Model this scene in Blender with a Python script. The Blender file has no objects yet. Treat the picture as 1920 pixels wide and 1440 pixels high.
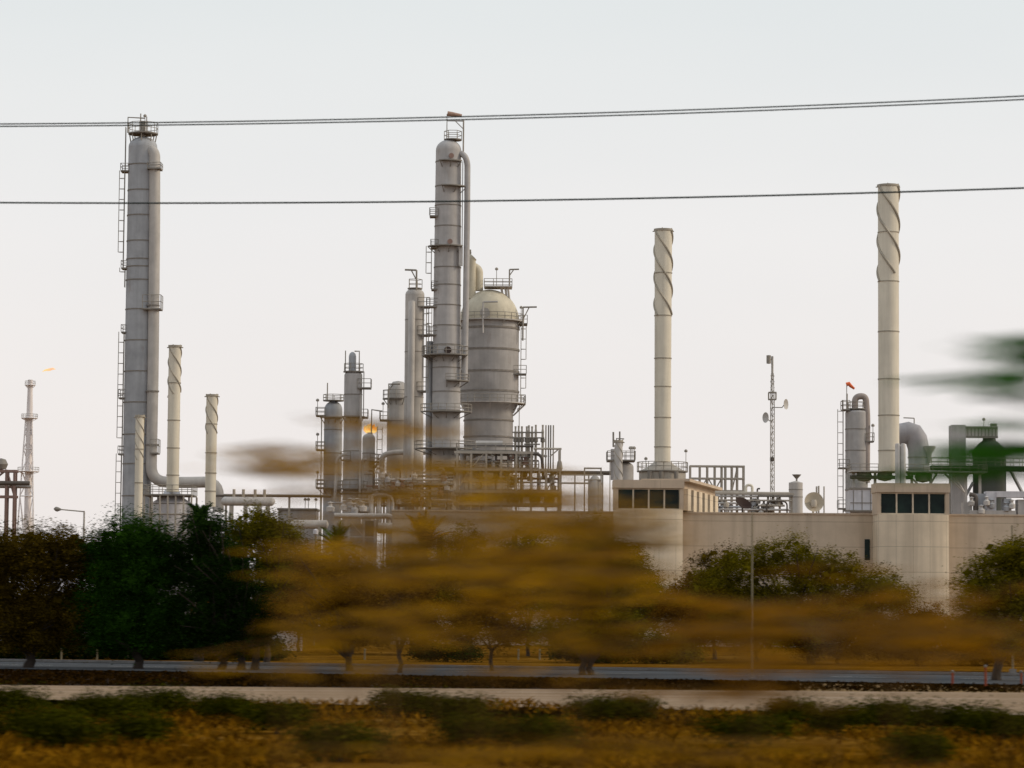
import bpy, math, random
from mathutils import Vector, Matrix, Euler
random.seed(7)
R = random.Random(11)
sc = bpy.context.scene
COL = sc.collection
PI = math.pi
rad = math.radians

# ------------------------------------------------------------------ camera
FPX = 5333.0            # focal length in pixels of a 1920 px wide frame (100 mm on 36 mm)
CAM_H = 3.3
PITCH = math.atan2(1130 - 720, FPX)
ROLL = rad(0.45)
cam_d = bpy.data.cameras.new('camera')
cam = bpy.data.objects.new('camera', cam_d)
COL.objects.link(cam)
cam_d.lens = 100.0
cam_d.sensor_width = 36.0
cam_d.clip_start = 0.5
cam_d.clip_end = 20000
M_CAM = Matrix.Rotation(PI / 2 + PITCH, 4, 'X') @ Matrix.Rotation(ROLL, 4, 'Z')
cam.matrix_world = Matrix.Translation((0, 0, CAM_H)) @ M_CAM
cam_d.dof.use_dof = True
cam_d.dof.focus_distance = 380
cam_d.dof.aperture_fstop = 1.8
cam_d.dof.aperture_ratio = 0.33
sc.camera = cam
sc.view_settings.view_transform = 'Standard'
sc.view_settings.look = 'None'
sc.view_settings.exposure = 0


def U(px, py, D):
    """world point on the vertical plane Y=D seen at this place of the survey photo"""
    d = M_CAM.to_3x3() @ Vector(((px - 960) / FPX, -(py - 720) / FPX, -1))
    t = D / d.y
    return Vector((d.x * t, D, CAM_H + d.z * t))


def G(px, py):
    d = M_CAM.to_3x3() @ Vector(((px - 960) / FPX, -(py - 720) / FPX, -1))
    t = -CAM_H / d.z
    return Vector((d.x * t, d.y * t, 0))


# ------------------------------------------------------------------ materials
def new_mat(name):
    m = bpy.data.materials.new(name)
    m.use_nodes = True
    nt = m.node_tree
    nt.nodes.clear()
    out = nt.nodes.new('ShaderNodeOutputMaterial')
    b = nt.nodes.new('ShaderNodeBsdfPrincipled')
    nt.links.new(b.outputs[0], out.inputs[0])
    return m, nt, b


def ramp(nt, fac, stops):
    r = nt.nodes.new('ShaderNodeValToRGB')
    el = r.color_ramp.elements
    el[0].position, el[0].color = stops[0][0], (*stops[0][1], 1)
    el[1].position, el[1].color = stops[1][0], (*stops[1][1], 1)
    for p, c in stops[2:]:
        e = el.new(p)
        e.color = (*c, 1)
    nt.links.new(fac, r.inputs[0])
    return r.outputs[0]


def noise(nt, scale, detail=4, stretch=(1, 1, 1), rough=0.6):
    tc = nt.nodes.new('ShaderNodeTexCoord')
    mp = nt.nodes.new('ShaderNodeMapping')
    mp.inputs['Scale'].default_value = stretch
    nt.links.new(tc.outputs['Object'], mp.inputs[0])
    n = nt.nodes.new('ShaderNodeTexNoise')
    n.inputs['Scale'].default_value = scale
    n.inputs['Detail'].default_value = detail
    n.inputs['Roughness'].default_value = rough
    nt.links.new(mp.outputs[0], n.inputs['Vector'])
    return n.outputs['Fac']


def mixc(nt, fac, a, b, mode='MIX'):
    m = nt.nodes.new('ShaderNodeMix')
    m.data_type = 'RGBA'
    m.blend_type = mode
    for sock, v in ((m.inputs[0], fac), (m.inputs[6], a), (m.inputs[7], b)):
        if isinstance(v, (int, float)):
            sock.default_value = v
        elif isinstance(v, tuple):
            sock.default_value = (*v, 1)
        else:
            nt.links.new(v, sock)
    return m.outputs[2]


def sc3(c, k):
    return tuple(x * k for x in c)


def paint(name, c, rough=0.6, var=0.22, rust=0.16, rustc=(0.20, 0.11, 0.06), metallic=0.0):
    """weathered paint: cloudy tone, vertical streaks, a little rust"""
    m, nt, b = new_mat(name)
    base = ramp(nt, noise(nt, 0.35, 5), [(0.3, sc3(c, 1 - var)), (0.7, sc3(c, 1 + var * 0.6))])
    st = ramp(nt, noise(nt, 1.6, 4, (1, 1, 0.06)), [(0.42, (0, 0, 0)), (0.72, (1, 1, 1))])
    f1 = nt.nodes.new('ShaderNodeMath')
    f1.operation = 'MULTIPLY'
    f1.inputs[1].default_value = 0.42
    nt.links.new(st, f1.inputs[0])
    col = mixc(nt, f1.outputs[0], base, sc3(c, 0.62))
    rs = ramp(nt, noise(nt, 0.8, 6, (1, 1, 0.25), 0.7), [(0.60, (0, 0, 0)), (0.78, (1, 1, 1))])
    f2 = nt.nodes.new('ShaderNodeMath')
    f2.operation = 'MULTIPLY'
    f2.inputs[1].default_value = rust * 3
    nt.links.new(rs, f2.inputs[0])
    col = mixc(nt, f2.outputs[0], col, rustc)
    nt.links.new(col, b.inputs['Base Color'])
    b.inputs['Roughness'].default_value = rough
    b.inputs['Metallic'].default_value = metallic
    b.inputs['Specular IOR Level'].default_value = 0.3
    return m


def leaf_mat(name, dark, light, back=0.25, nz=(0.8, (1, 1, 1), .45)):
    m, nt, b = new_mat(name)
    gi = nt.nodes.new('ShaderNodeNewGeometry')
    c1 = ramp(nt, gi.outputs['Random Per Island'], [(0.0, dark), (1.0, light)])
    c2 = ramp(nt, noise(nt, nz[0], 3, nz[1]), [(0.35, (nz[2],) * 3), (0.66, (1.25, 1.25, 1.25))])
    col = mixc(nt, 1.0, c1, c2, 'MULTIPLY')
    nt.links.new(col, b.inputs['Base Color'])
    b.inputs['Roughness'].default_value = 1.0
    b.inputs['Specular IOR Level'].default_value = 0.0
    if back:
        tr = nt.nodes.new('ShaderNodeBsdfTranslucent')
        nt.links.new(col, tr.inputs[0])
        ms = nt.nodes.new('ShaderNodeMixShader')
        ms.inputs[0].default_value = back
        out = [n for n in nt.nodes if n.type == 'OUTPUT_MATERIAL'][0]
        nt.links.new(b.outputs[0], ms.inputs[1])
        nt.links.new(tr.outputs[0], ms.inputs[2])
        nt.links.new(ms.outputs[0], out.inputs[0])
    return m


def plain(name, c, rough=0.7, var=0.2, scale=2.0, metallic=0.0):
    m, nt, b = new_mat(name)
    col = ramp(nt, noise(nt, scale, 4), [(0.3, sc3(c, 1 - var)), (0.7, sc3(c, 1 + var))])
    nt.links.new(col, b.inputs['Base Color'])
    b.inputs['Roughness'].default_value = rough
    b.inputs['Metallic'].default_value = metallic
    b.inputs['Specular IOR Level'].default_value = 0.15
    return m


def emis(name, c, strength):
    m, nt, b = new_mat(name)
    col = ramp(nt, noise(nt, 0.6, 3), [(0.35, c), (0.65, (1.0, 0.75, 0.25))])
    nt.links.new(col, b.inputs['Emission Color'])
    b.inputs['Emission Strength'].default_value = strength
    b.inputs['Base Color'].default_value = (0.2, 0.05, 0.01, 1)
    return m


def concrete(name, c, lines):
    """precast wall with thin dark panel joints"""
    m, nt, b = new_mat(name)
    base = ramp(nt, noise(nt, 0.5, 6), [(0.3, sc3(c, 0.86)), (0.7, sc3(c, 1.06))])
    st = ramp(nt, noise(nt, 1.2, 5, (1, 1, 0.05)), [(0.45, (0, 0, 0)), (0.75, (0.6, 0.6, 0.6))])
    col = mixc(nt, st, base, sc3(c, 0.6))
    tc = nt.nodes.new('ShaderNodeTexCoord')
    sx = nt.nodes.new('ShaderNodeSeparateXYZ')
    nt.links.new(tc.outputs['Object'], sx.inputs[0])
    for ax, per, w in lines:
        d = nt.nodes.new('ShaderNodeMath'); d.operation = 'MODULO'; d.inputs[1].default_value = per
        a = nt.nodes.new('ShaderNodeMath'); a.operation = 'ADD'; a.inputs[1].default_value = 400 * per
        nt.links.new(sx.outputs[ax], a.inputs[0])
        nt.links.new(a.outputs[0], d.inputs[0])
        l = nt.nodes.new('ShaderNodeMath'); l.operation = 'LESS_THAN'; l.inputs[1].default_value = w
        nt.links.new(d.outputs[0], l.inputs[0])
        k = nt.nodes.new('ShaderNodeMath'); k.operation = 'MULTIPLY'; k.inputs[1].default_value = 0.45
        nt.links.new(l.outputs[0], k.inputs[0])
        col = mixc(nt, k.outputs[0], col, sc3(c, 0.3))
    nt.links.new(col, b.inputs['Base Color'])
    b.inputs['Roughness'].default_value = 0.9
    b.inputs['Specular IOR Level'].default_value = 0.1
    return m


GREY = paint('grey_steel', (0.455, 0.43, 0.415))
GREY2 = paint('warm_grey_steel', (0.50, 0.465, 0.43))
BLUEG = paint('blue_grey_steel', (0.39, 0.395, 0.41))
PALE = paint('pale_steel', (0.56, 0.53, 0.50))
DOME = paint('dome_paint', (0.60, 0.535, 0.41), var=0.2)
CREAM = paint('cream_stack', (0.73, 0.665, 0.545), rust=0.05, var=0.08)
STRAKE = paint('strake_steel', (0.40, 0.355, 0.285), rust=0.1)
SEAM = plain('seam_ring', (0.24, 0.215, 0.19))
DECK = paint('deck_steel', (0.25, 0.225, 0.195), rust=0.2)
RAIL = plain('rail_steel', (0.32, 0.29, 0.25))
RACK = paint('rack_steel', (0.45, 0.40, 0.335), rust=0.2)
REDST = paint('red_oxide_steel', (0.27, 0.17, 0.14), rust=0.2)
DARKP = paint('dark_pipe', (0.12, 0.10, 0.085), rust=0.3)
SHED = paint('shed_panel', (0.62, 0.60, 0.62), rust=0.04)
HAZY = paint('hazy_steel', (0.80, 0.73, 0.705), rust=0.03, var=0.06)  # pale tone puts distance haze into the flare tower's colour
HAZY2 = plain('hazy_lattice', (0.80, 0.745, 0.725))  # lattice paled the same way, haze in the colour
CONC = concrete('precast_concrete', (0.60, 0.485, 0.365), [(2, 1.95, 0.05)])
CONC2 = concrete('tower_concrete', (0.72, 0.60, 0.45), [(2, 1.95, 0.05), (0, 1.3, 0.03)])
TRIM = concrete('trim_concrete', (0.56, 0.445, 0.335), [(0, 9.0, 0.03)])
MULL = plain('mullion_paint', (0.60, 0.50, 0.38))
BARK = plain('bark', (0.035, 0.026, 0.02))
CABLE = plain('cable', (0.045, 0.055, 0.05), rough=0.5)
FLAME = emis('flame', (1.0, 0.30, 0.03), 1.6)
FLAMEP = emis('pale_flame', (1.0, 0.55, 0.35), 1.0)
SOCK = plain('windsock_cloth', (0.75, 0.16, 0.06))
DISH = plain('dish_mesh', (0.035, 0.02, 0.015))
DISHL = paint('dish_tan', (0.50, 0.43, 0.33))
KERB = plain('kerb', (0.20, 0.19, 0.18))
POLE = plain('pole_steel', (0.21, 0.175, 0.11))
MASTM = plain('mast_steel', (0.42, 0.39, 0.35))
POSTR = plain('marker_post_paint', (0.22, 0.045, 0.02))
MANH = plain('manhole', (0.06, 0.04, 0.035))

gm, nt, b = new_mat('window_glass')
b.inputs['Base Color'].default_value = (0.010, 0.018, 0.018, 1)
b.inputs['Roughness'].default_value = 0.2
nf = noise(nt, 0.7, 3)
nt.links.new(ramp(nt, nf, [(0.3, (0.008, 0.012, 0.014)), (0.7, (0.02, 0.035, 0.03))]), b.inputs['Base Color'])
b.inputs['Specular IOR Level'].default_value = 0.08
GLASS = gm

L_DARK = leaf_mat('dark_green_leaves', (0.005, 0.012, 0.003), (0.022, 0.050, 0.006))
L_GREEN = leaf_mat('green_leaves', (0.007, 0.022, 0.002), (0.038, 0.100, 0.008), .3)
L_OLIVE = leaf_mat('olive_leaves', (0.050, 0.046, 0.002), (0.19, 0.155, 0.008), .3)
L_OLIVED = leaf_mat('dull_olive_leaves', (0.024, 0.017, 0.002), (0.14, 0.09, 0.008), .3)
L_AMBER = leaf_mat('amber_leaves', (0.34, 0.165, 0.003), (0.76, 0.41, 0.014), .48, (3.0, (.4, .4, 4), .28))
L_AMBER2 = leaf_mat('rust_leaves', (0.22, 0.095, 0.003), (0.52, 0.235, 0.008), .45, (3.0, (.4, .4, 4), .25))
L_AMBERD = leaf_mat('dry_brown_leaves', (0.07, 0.034, 0.003), (0.26, 0.125, 0.009))
L_BRIGHT = leaf_mat('fresh_green_leaves', (0.012, 0.075, 0.003), (0.045, 0.19, 0.010), 0.45)
L_YGREEN = leaf_mat('yellow_olive_leaves', (0.060, 0.052, 0.002), (0.22, 0.175, 0.008), .35)
L_AMBMID = leaf_mat('golden_leaves', (0.13, 0.088, 0.004), (0.36, 0.24, 0.014), .35)
CANE = plain('cane', (.16, .085, .02))
L_SCRUB = leaf_mat('scrub_leaves', (0.010, 0.016, 0.001), (0.085, 0.082, 0.003), 0.15)
L_DRY = leaf_mat('dry_grass_blades', (0.075, 0.032, 0.002), (0.30, 0.135, 0.006), 0.2, (.35, (1, 1.6, 1), .3))


# ------------------------------------------------------------------ mesh builder
class MB:
    def __init__(s):
        s.v = []
        s.f = []

    def quad(s, a, b, c, d):
        n = len(s.v)
        s.v += [a, b, c, d]
        s.f.append((n, n + 1, n + 2, n + 3))

    def box(s, c, size, rz=0.0):
        cx, cy, cz = c
        hx, hy, hz = size[0] / 2, size[1] / 2, size[2] / 2
        n = len(s.v)
        co, si = math.cos(rz), math.sin(rz)
        for z in (-hz, hz):
            for x, y in ((-hx, -hy), (hx, -hy), (hx, hy), (-hx, hy)):
                s.v.append((cx + x * co - y * si, cy + x * si + y * co, cz + z))
        s.f += [(n + 3, n + 2, n + 1, n), (n + 4, n + 5, n + 6, n + 7)]
        for i in range(4):
            j = (i + 1) % 4
            s.f.append((n + i, n + j, n + 4 + j, n + 4 + i))
        return s

    def tube(s, pts, r, n=8, cap=True):
        pts = [Vector(p) for p in pts]
        rs = r if isinstance(r, (list, tuple)) else [r] * len(pts)
        base = len(s.v)
        up = None
        for i, p in enumerate(pts):
            if i == 0:
                t = pts[1] - p
            elif i == len(pts) - 1:
                t = p - pts[i - 1]
            else:
                t = (pts[i + 1] - p).normalized() + (p - pts[i - 1]).normalized()
            if t.length < 1e-9:
                t = Vector((0, 0, 1))
            t.normalize()
            if up is None:
                a = Vector((1, 0, 0)) if abs(t.x) < 0.8 else Vector((0, 1, 0))
                up = (a - t * a.dot(t)).normalized()
            else:
                up = up - t * up.dot(t)
                up = up.normalized() if up.length > 1e-6 else t.orthogonal().normalized()
            w = t.cross(up)
            for k in range(n):
                a = 2 * PI * k / n
                s.v.append(tuple(p + (up * math.cos(a) + w * math.sin(a)) * rs[i]))
        for i in range(len(pts) - 1):
            for k in range(n):
                k2 = (k + 1) % n
                s.f.append((base + i * n + k, base + i * n + k2, base + (i + 1) * n + k2, base + (i + 1) * n + k))
        if cap:
            s.f.append(tuple(base + k for k in reversed(range(n))))
            s.f.append(tuple(base + (len(pts) - 1) * n + k for k in range(n)))
        return s

    def bar(s, a, b, w):
        return s.tube([a, b], w * 0.7, 4)

    def lathe(s, c, prof, n=36, a0=0.0, a1=2 * PI, sx=1.0, sy=1.0):
        base = len(s.v)
        full = abs(a1 - a0 - 2 * PI) < 1e-6
        m = n if full else n + 1
        for r, z in prof:
            for k in range(m):
                a = a0 + (a1 - a0) * k / n
                s.v.append((c[0] + r * math.cos(a) * sx, c[1] + r * math.sin(a) * sy, c[2] + z))
        for i in range(len(prof) - 1):
            for k in range(n):
                k2 = (k + 1) % m
                s.f.append((base + i * m + k, base + i * m + k2, base + (i + 1) * m + k2, base + (i + 1) * m + k))
        return s

    def ring(s, c, r, z, h, t, n=36):
        return s.lathe((c[0], c[1], z), [(r - 0.02, -h / 2), (r + t, -h / 2), (r + t, h / 2), (r - 0.02, h / 2)], n)

    def sector(s, c, r0, r1, z, th, a0, a1, n=None):
        n = n or max(3, int((a1 - a0) / 0.26))
        return s.lathe((c[0], c[1], z), [(r0, 0), (r1, 0), (r1, th), (r0, th), (r0, 0)], n, a0, a1)

    def build(s, name, mat, parent=None, loc=None, angle=40, smooth=True):
        me = bpy.data.meshes.new(name)
        me.from_pydata([tuple(v) for v in s.v], [], s.f)
        me.materials.append(mat)
        if smooth:
            me.polygons.foreach_set('use_smooth', [True] * len(me.polygons))
            me.set_sharp_from_angle(angle=rad(angle))
        me.update()
        o = bpy.data.objects.new(name, me)
        COL.objects.link(o)
        if parent:
            o.parent = parent
        if loc is not None:
            o.location = loc
        return o


def fillet(pts, r, n=6):
    pts = [Vector(p) for p in pts]
    out = [pts[0]]
    for i in range(1, len(pts) - 1):
        a, p, b_ = pts[i - 1], pts[i], pts[i + 1]
        d1, d2 = (a - p), (b_ - p)
        rr = min(r, d1.length * 0.49, d2.length * 0.49)
        d1.normalize(); d2.normalize()
        p1, p2 = p + d1 * rr, p + d2 * rr
        for k in range(n + 1):
            t = k / n
            out.append((1 - t) ** 2 * p1 + 2 * t * (1 - t) * p + t * t * p2)
    out.append(pts[-1])
    return out


def tag(o, label, cat, group=None, kind=None):
    if label: o['label'] = label
    if cat: o['category'] = cat
    if group: o['group'] = group
    if kind: o['kind'] = kind
    return o


class Site:
    """a thing that stands at one spot: an Empty at its base, parts in local metres"""
    def __init__(s, name, label, cat, px, py, D, group=None):
        s.D = D
        p = U(px, py, D)
        s.o = Vector((p.x, D, 0))
        s.e = bpy.data.objects.new(name, None)
        s.e.empty_display_size = 1
        COL.objects.link(s.e)
        s.e.location = s.o
        tag(s.e, label, cat, group)
        s.k = FPX / D            # pixels per metre
        s.px, s.py = px, py

    def pt(s, px, py, dy=0.0):
        return U(px, py, s.D + dy) - s.o

    def z(s, py, px=None):
        return U(s.px if px is None else px, py, s.D).z

    def m(s, pixels):
        return pixels / s.k


# ------------------------------------------------------------------ repeated plant parts
RT = 0.045


def railing_arc(mb, c, r, z, a0, a1, h=1.15, step=1.1):
    n = max(2, int(abs(a1 - a0) * r / step))
    P = [(c[0] + r * math.cos(a0 + (a1 - a0) * k / n), c[1] + r * math.sin(a0 + (a1 - a0) * k / n)) for k in range(n + 1)]
    for x, y in P:
        mb.tube([(x, y, z), (x, y, z + h)], RT, 4, False)
    for q in (0.5, 1.0):
        mb.tube([(x, y, z + h * q) for x, y in P], RT, 4, False)


def platform(st, c, r0, r1, z, d0, d1, h=1.15, mat=None, ends=True, brackets=True):
    a0, a1 = rad(d0), rad(d1)
    mb = MB()
    mb.sector(c, r0 + 0.01, r1, z - 0.10, 0.16, a0, a1)
    n = max(1, int((a1 - a0) / 0.6))
    if brackets:
        for k in range(n + 1):
            a = a0 + 0.05 + (a1 - a0 - 0.1) * k / n
            co, si = math.cos(a), math.sin(a)
            mb.bar((c[0] + r0 * co, c[1] + r0 * si, z - 0.9), (c[0] + (r1 - .1) * co, c[1] + (r1 - .1) * si, z - 0.12), 0.09)
    p = mb.build('platform', mat or DECK, st.e)
    if h:
        rb = MB()
        railing_arc(rb, c, r1 - 0.05, z, a0, a1, h)
        if ends and abs(d1 - d0) < 359:
            for a in (a0, a1):
                co, si = math.cos(a), math.sin(a)
                for q in (0.5, 1.0):
                    rb.tube([(c[0] + (r0 + .05) * co, c[1] + (r0 + .05) * si, z + h * q),
                             (c[0] + (r1 - .05) * co, c[1] + (r1 - .05) * si, z + h * q)], RT, 4, False)
        rb.build('railing', RAIL, p)
    return p


def box_platform(st, x0, x1, y0, y1, z, h=1.1, mat=None, sides='xXyY', name='platform'):
    mb = MB().box(((x0 + x1) / 2, (y0 + y1) / 2, z - 0.1), (x1 - x0, y1 - y0, 0.2))
    p = mb.build(name, mat or DECK, st.e)
    if h:
        rb = MB()
        segs = {'x': ((x0, y0), (x0, y1)), 'X': ((x1, y0), (x1, y1)), 'y': ((x0, y0), (x1, y0)), 'Y': ((x0, y1), (x1, y1))}
        for q in sides:
            (ax, ay), (bx, by) = segs[q]
            L = math.hypot(bx - ax, by - ay)
            n = max(1, int(L / 1.2))
            for k in range(n + 1):
                t = k / n
                rb.tube([(ax + (bx - ax) * t, ay + (by - ay) * t, z), (ax + (bx - ax) * t, ay + (by - ay) * t, z + h)], RT, 4, False)
            for w in (0.5, 1.0):
                rb.tube([(ax, ay, z + h * w), (bx, by, z + h * w)], RT, 4, False)
        rb.build('railing', RAIL, p)
    return p


def ladder(st, x, y, z0, z1, nx=1.0, w=0.5, cage=True, mat=None):
    """nx: direction the climber faces away from (sideways)"""
    mb = MB()
    for q in (-w / 2, w / 2):
        mb.tube([(x, y + q, z0), (x, y + q, z1)], 0.055, 4)
    z = z0 + 0.3
    while z < z1:
        mb.tube([(x, y - w / 2, z), (x, y + w / 2, z)], 0.03, 4, False)
        z += 0.6
    if cage:
        z = z0 + 2.2
        while z < z1:
            pts = [(x + nx * 0.75 * math.sin(t * PI), y + 0.36 * math.cos(t * PI), z) for t in (0, .25, .5, .75, 1)]
            mb.tube(pts, 0.035, 4, False)
            z += 1.5
        mb.tube([(x + nx * 0.75, y, z0 + 2.2), (x + nx * 0.75, y, z1)], 0.05, 4)
    return mb.build('ladder', mat or RAIL, st.e)


def davit(st, p, h, reach, rr=0.09, brace=True, name='davit', mat=None):
    x, y, z = p
    mb = MB().tube([(x, y, z), (x, y, z + h)], rr, 5).tube([(x, y, z + h), (x + reach, y, z + h + 0.05)], rr, 5)
    if brace:
        mb.tube([(x, y, z + h * 0.62), (x + reach * 0.45, y, z + h)], rr * 0.6, 4)
    return mb.build(name, mat or RAIL, st.e)


def lamp(st, p, h, name='lamp'):
    x, y, z = p
    mb = MB().tube([(x, y, z), (x, y, z + h)], 0.05, 5)
    mb.lathe((x, y, z + h), [(0.02, -.05), (0.22, -0.02), (0.24, 0.2), (0.1, 0.36), (0.0, 0.38)], 8)
    return mb.build(name, RAIL, st.e)


def seam_rings(st, c, r, zs, h=0.16, t=0.07, mat=None):
    rr = r if callable(r) else (lambda z: r)
    for z in zs:
        MB().ring(c, rr(z), z, h, t).build('seam_ring', mat or SEAM, st.e)


def shell(st, c, prof, mat, name='shell', n=48):
    return MB().lathe((c[0], c[1], 0), prof, n).build(name, mat, st.e)


def dome_prof(r, z, hgt, n=8, top=0.0):
    return [(max(top, r * math.cos(k / n * PI / 2)), z + hgt * math.sin(k / n * PI / 2)) for k in range(n + 1)]


def manways(st, c, r, spec, mat=None):
    """spec: (angle deg, z, radius)"""
    for a, z, q in spec:
        a = rad(a)
        d = Vector((math.cos(a), math.sin(a), 0))
        p = Vector((c[0], c[1], z))
        mb = MB().tube([p + d * (r - .1), p + d * (r + .3)], q, 12).tube([p + d * (r + .3), p + d * (r + .38)], q * 1.25, 12)
        mb.build('manway', mat or MANH, st.e)


# ------------------------------------------------------------------ stacks with helical strakes
def stack(label, px, py, D, top, bot, w_top, w_bot, strake_to, bands, pitch_px=None, group='cream chimneys with helical strakes', mat=None, cap=True):
    st = Site('chimney_stack', label, 'chimney', px, py, D, group)
    z1, z0 = st.z(top), max(0.0, st.z(bot))
    r1, r0 = st.m(w_top) / 2, st.m(w_bot) / 2
    rz = lambda z: r0 + (r1 - r0) * (z - z0) / (z1 - z0)
    shell(st, (0, 0), [(r0, z0), (r1, z1), (r1 * 0.88, z1), (r1 * 0.84, z1 - 1.2), (0, z1 - 1.2)], mat or CREAM, 'flue')
    for py_ in bands:
        z = st.z(py_)
        MB().ring((0, 0), rz(z), z, st.m(1.8), st.m(1.0)).build('band', STRAKE, st.e)
    pitch = st.m(pitch_px or w_top * 4.6)
    zs = st.z(strake_to)
    for q in range(3):
        pts = []
        n = 44
        zz0 = zs + R.uniform(0, 0.10) * pitch * (1 if q else 0)
        for k in range(n + 1):
            z = zz0 + (z1 - 0.2 - zz0) * k / n
            th = rad(200) + q * 2 * PI / 3 + (z1 - z) / pitch * 2 * PI
            r = rz(z) + st.m(w_top * .03)
            pts.append((r * math.cos(th), r * math.sin(th), z))
        MB().tube(pts, st.m(w_top * .055), 6).build('strake', STRAKE, st.e)
    if cap:
        mb = MB().ring((0, 0), r1, z1 - st.m(1.5), st.m(4), st.m(1.2))
        for a in (10, 80, 170, 260, 330):
            d = Vector((math.cos(rad(a)), math.sin(rad(a)), 0))
            p = Vector((0, 0, z1 - st.m(3.5)))
            mb.bar(p + d * r1, p + d * (r1 + st.m(4.0)), st.m(1.4))
            mb.bar(p + d * (r1 + .05), p + d * (r1 + .05) + Vector((0, 0, st.m(5))), st.m(1.3))
        mb.build('stack_rim', STRAKE, st.e)
    return st


stack('tall cream chimney with spiral ribs beside the tall grey tower at left', 326, 780, 385, 648, 922, 23, 23, 745, [718, 788, 840, 891])
stack('shorter cream chimney with spiral ribs over the bend of the large grey pipe', 396, 840, 386, 740, 950, 21, 20, 818, [795, 849, 887, 921])
stack('slim cream chimney standing right in front of the tall grey tower', 261, 860, 380, 779, 970, 16, 15, 862, [842, 905])
S4 = stack('tall cream chimney standing alone above the long building, between dome and mast', 1243, 640, 392, 430, 866, 33, 30, 592, [512, 592, 672, 725, 783, 838])
S5 = stack('tallest and thickest cream chimney, at right behind the second lookout', 1666, 620, 380, 347, 884, 39, 39, 528, [436, 528, 622, 711, 779, 845])
stack('stubby pale flue with spiral ribs beside a small round vessel', 1160, 866, 372, 826, 906, 14, 15, 900, [], 62, mat=PALE)


# ------------------------------------------------------------------ A: tall grey tower at left
st = Site('distillation_column', 'tallest grey tower with a thick pipe down its side, at far left', 'column', 263, 560, 400, 'grey distillation columns')
r = st.m(54) / 2
zt = st.z(276)
c0 = (0, 0)
shell(st, c0, [(r + .25, 0), (r + .25, 2.2), (r, 2.2), (r, zt)] + dome_prof(r, zt, st.m(20), 8), BLUEG)
seam_rings(st, c0, r, [st.z(y) for y in (310, 358, 405, 453, 487, 501, 526, 581, 639, 697, 755, 815, 870, 930)])
zp = st.z(251)
p_ = platform(st, c0, 0.3, r + 0.1, zp, 0, 360, 1.5, brackets=False)
mb = MB()
for a in range(0, 360, 45):
    mb.tube([(r * .8 * math.cos(rad(a)), r * .8 * math.sin(rad(a)), zt), (r * .95 * math.cos(rad(a)), r * .95 * math.sin(rad(a)), zp - .1)], 0.08, 4)
mb.build('platform_post', RAIL, st.e)
mb = MB()
xl, xr = st.pt(241, 251).x, st.pt(276, 251).x
ztop = st.z(222)
mb.tube([(xl, -r * .4, zp), (xl, -r * .4, ztop), (xr - .3, -r * .4, ztop - .1)], 0.1, 5).tube([(xr, -r * .4, zp), (xr, -r * .4, ztop + .1)], 0.08, 5)
mb.build('davit', RAIL, st.e)
MB().tube([(0, 0, zt + 1), (0, 0, st.z(228))], 0.35, 8).tube([(-.4, 0, zt + 1), (-.4, 0, st.z(213))], .09, 5).build('vent_pipe', RAIL, st.e)
lamp(st, (0.25, -.3, zp), st.z(217) - zp - .2)
# vapour pipe: leaves the head, drops down the front right, bends and runs right, then down
pr = st.m(10.5)
dy = -r * 0.75
mat_pipe = GREY2
P = [st.pt(272, 282, dy * .3), st.pt(290, 283, dy), st.pt(290, 420, dy), st.pt(287, 700, dy), st.pt(283, 903, dy), st.pt(345, 905, dy), st.pt(410, 903, dy), st.pt(409, 960, dy)]
vp = MB().tube(fillet(P, 2.6), pr, 20).build('vapour_pipe', mat_pipe, st.e)
mb = MB()
for y in (320, 575, 735, 835):
    mb.lathe((st.pt(289 - (y - 300) * .007, y, dy).x, dy, st.z(y)), [(pr, -.1), (pr + .15, -.1), (pr + .15, .1), (pr, .1)], 20)
mb.build('flange', SEAM, vp)
for x0, x1, y, up, side in ((226, 238, 321, 13, 'L'), (227, 239, 503, 13, 'L'), (227, 238, 623, 13, 'L'), (222, 233, 746, 15, 'L'), (221, 232, 851, 14, 'L'),
                            (279, 304, 319, 10, 'R'), (270, 304, 581, 25, 'R'), (284, 299, 850, 25, 'R')):
    z = st.z(y)
    xa, xb = st.pt(x0, y, -1).x, st.pt(x1, y, -1).x
    if side == 'L':
        box_platform(st, xa, xb + .25, -1.0, 1.0, z, st.m(up), sides='xyY')
    else:
        box_platform(st, xa, xb, dy - 1.2, dy + 1.2, z, st.m(up), sides='Xy')
xl = st.pt(232, 500).x
ladder(st, st.pt(233.5, 420).x, -.6, st.z(503), st.z(321), -1, cage=True)
ladder(st, st.pt(235, 540).x, -.6, st.z(540), st.z(503), -1, cage=True)
ladder(st, st.pt(231, 780).x, -.6, st.z(851), st.z(623), -1, cage=True)
ladder(st, st.pt(228, 910).x, -.6, 1.0, st.z(851), -1, cage=True)
ladder(st, st.pt(297, 540).x, dy, st.z(581), st.z(500), 1, cage=False)
ladder(st, st.pt(239, 260).x - .3, 0.4, st.z(321), zp + 1, -1, cage=False)

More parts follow.
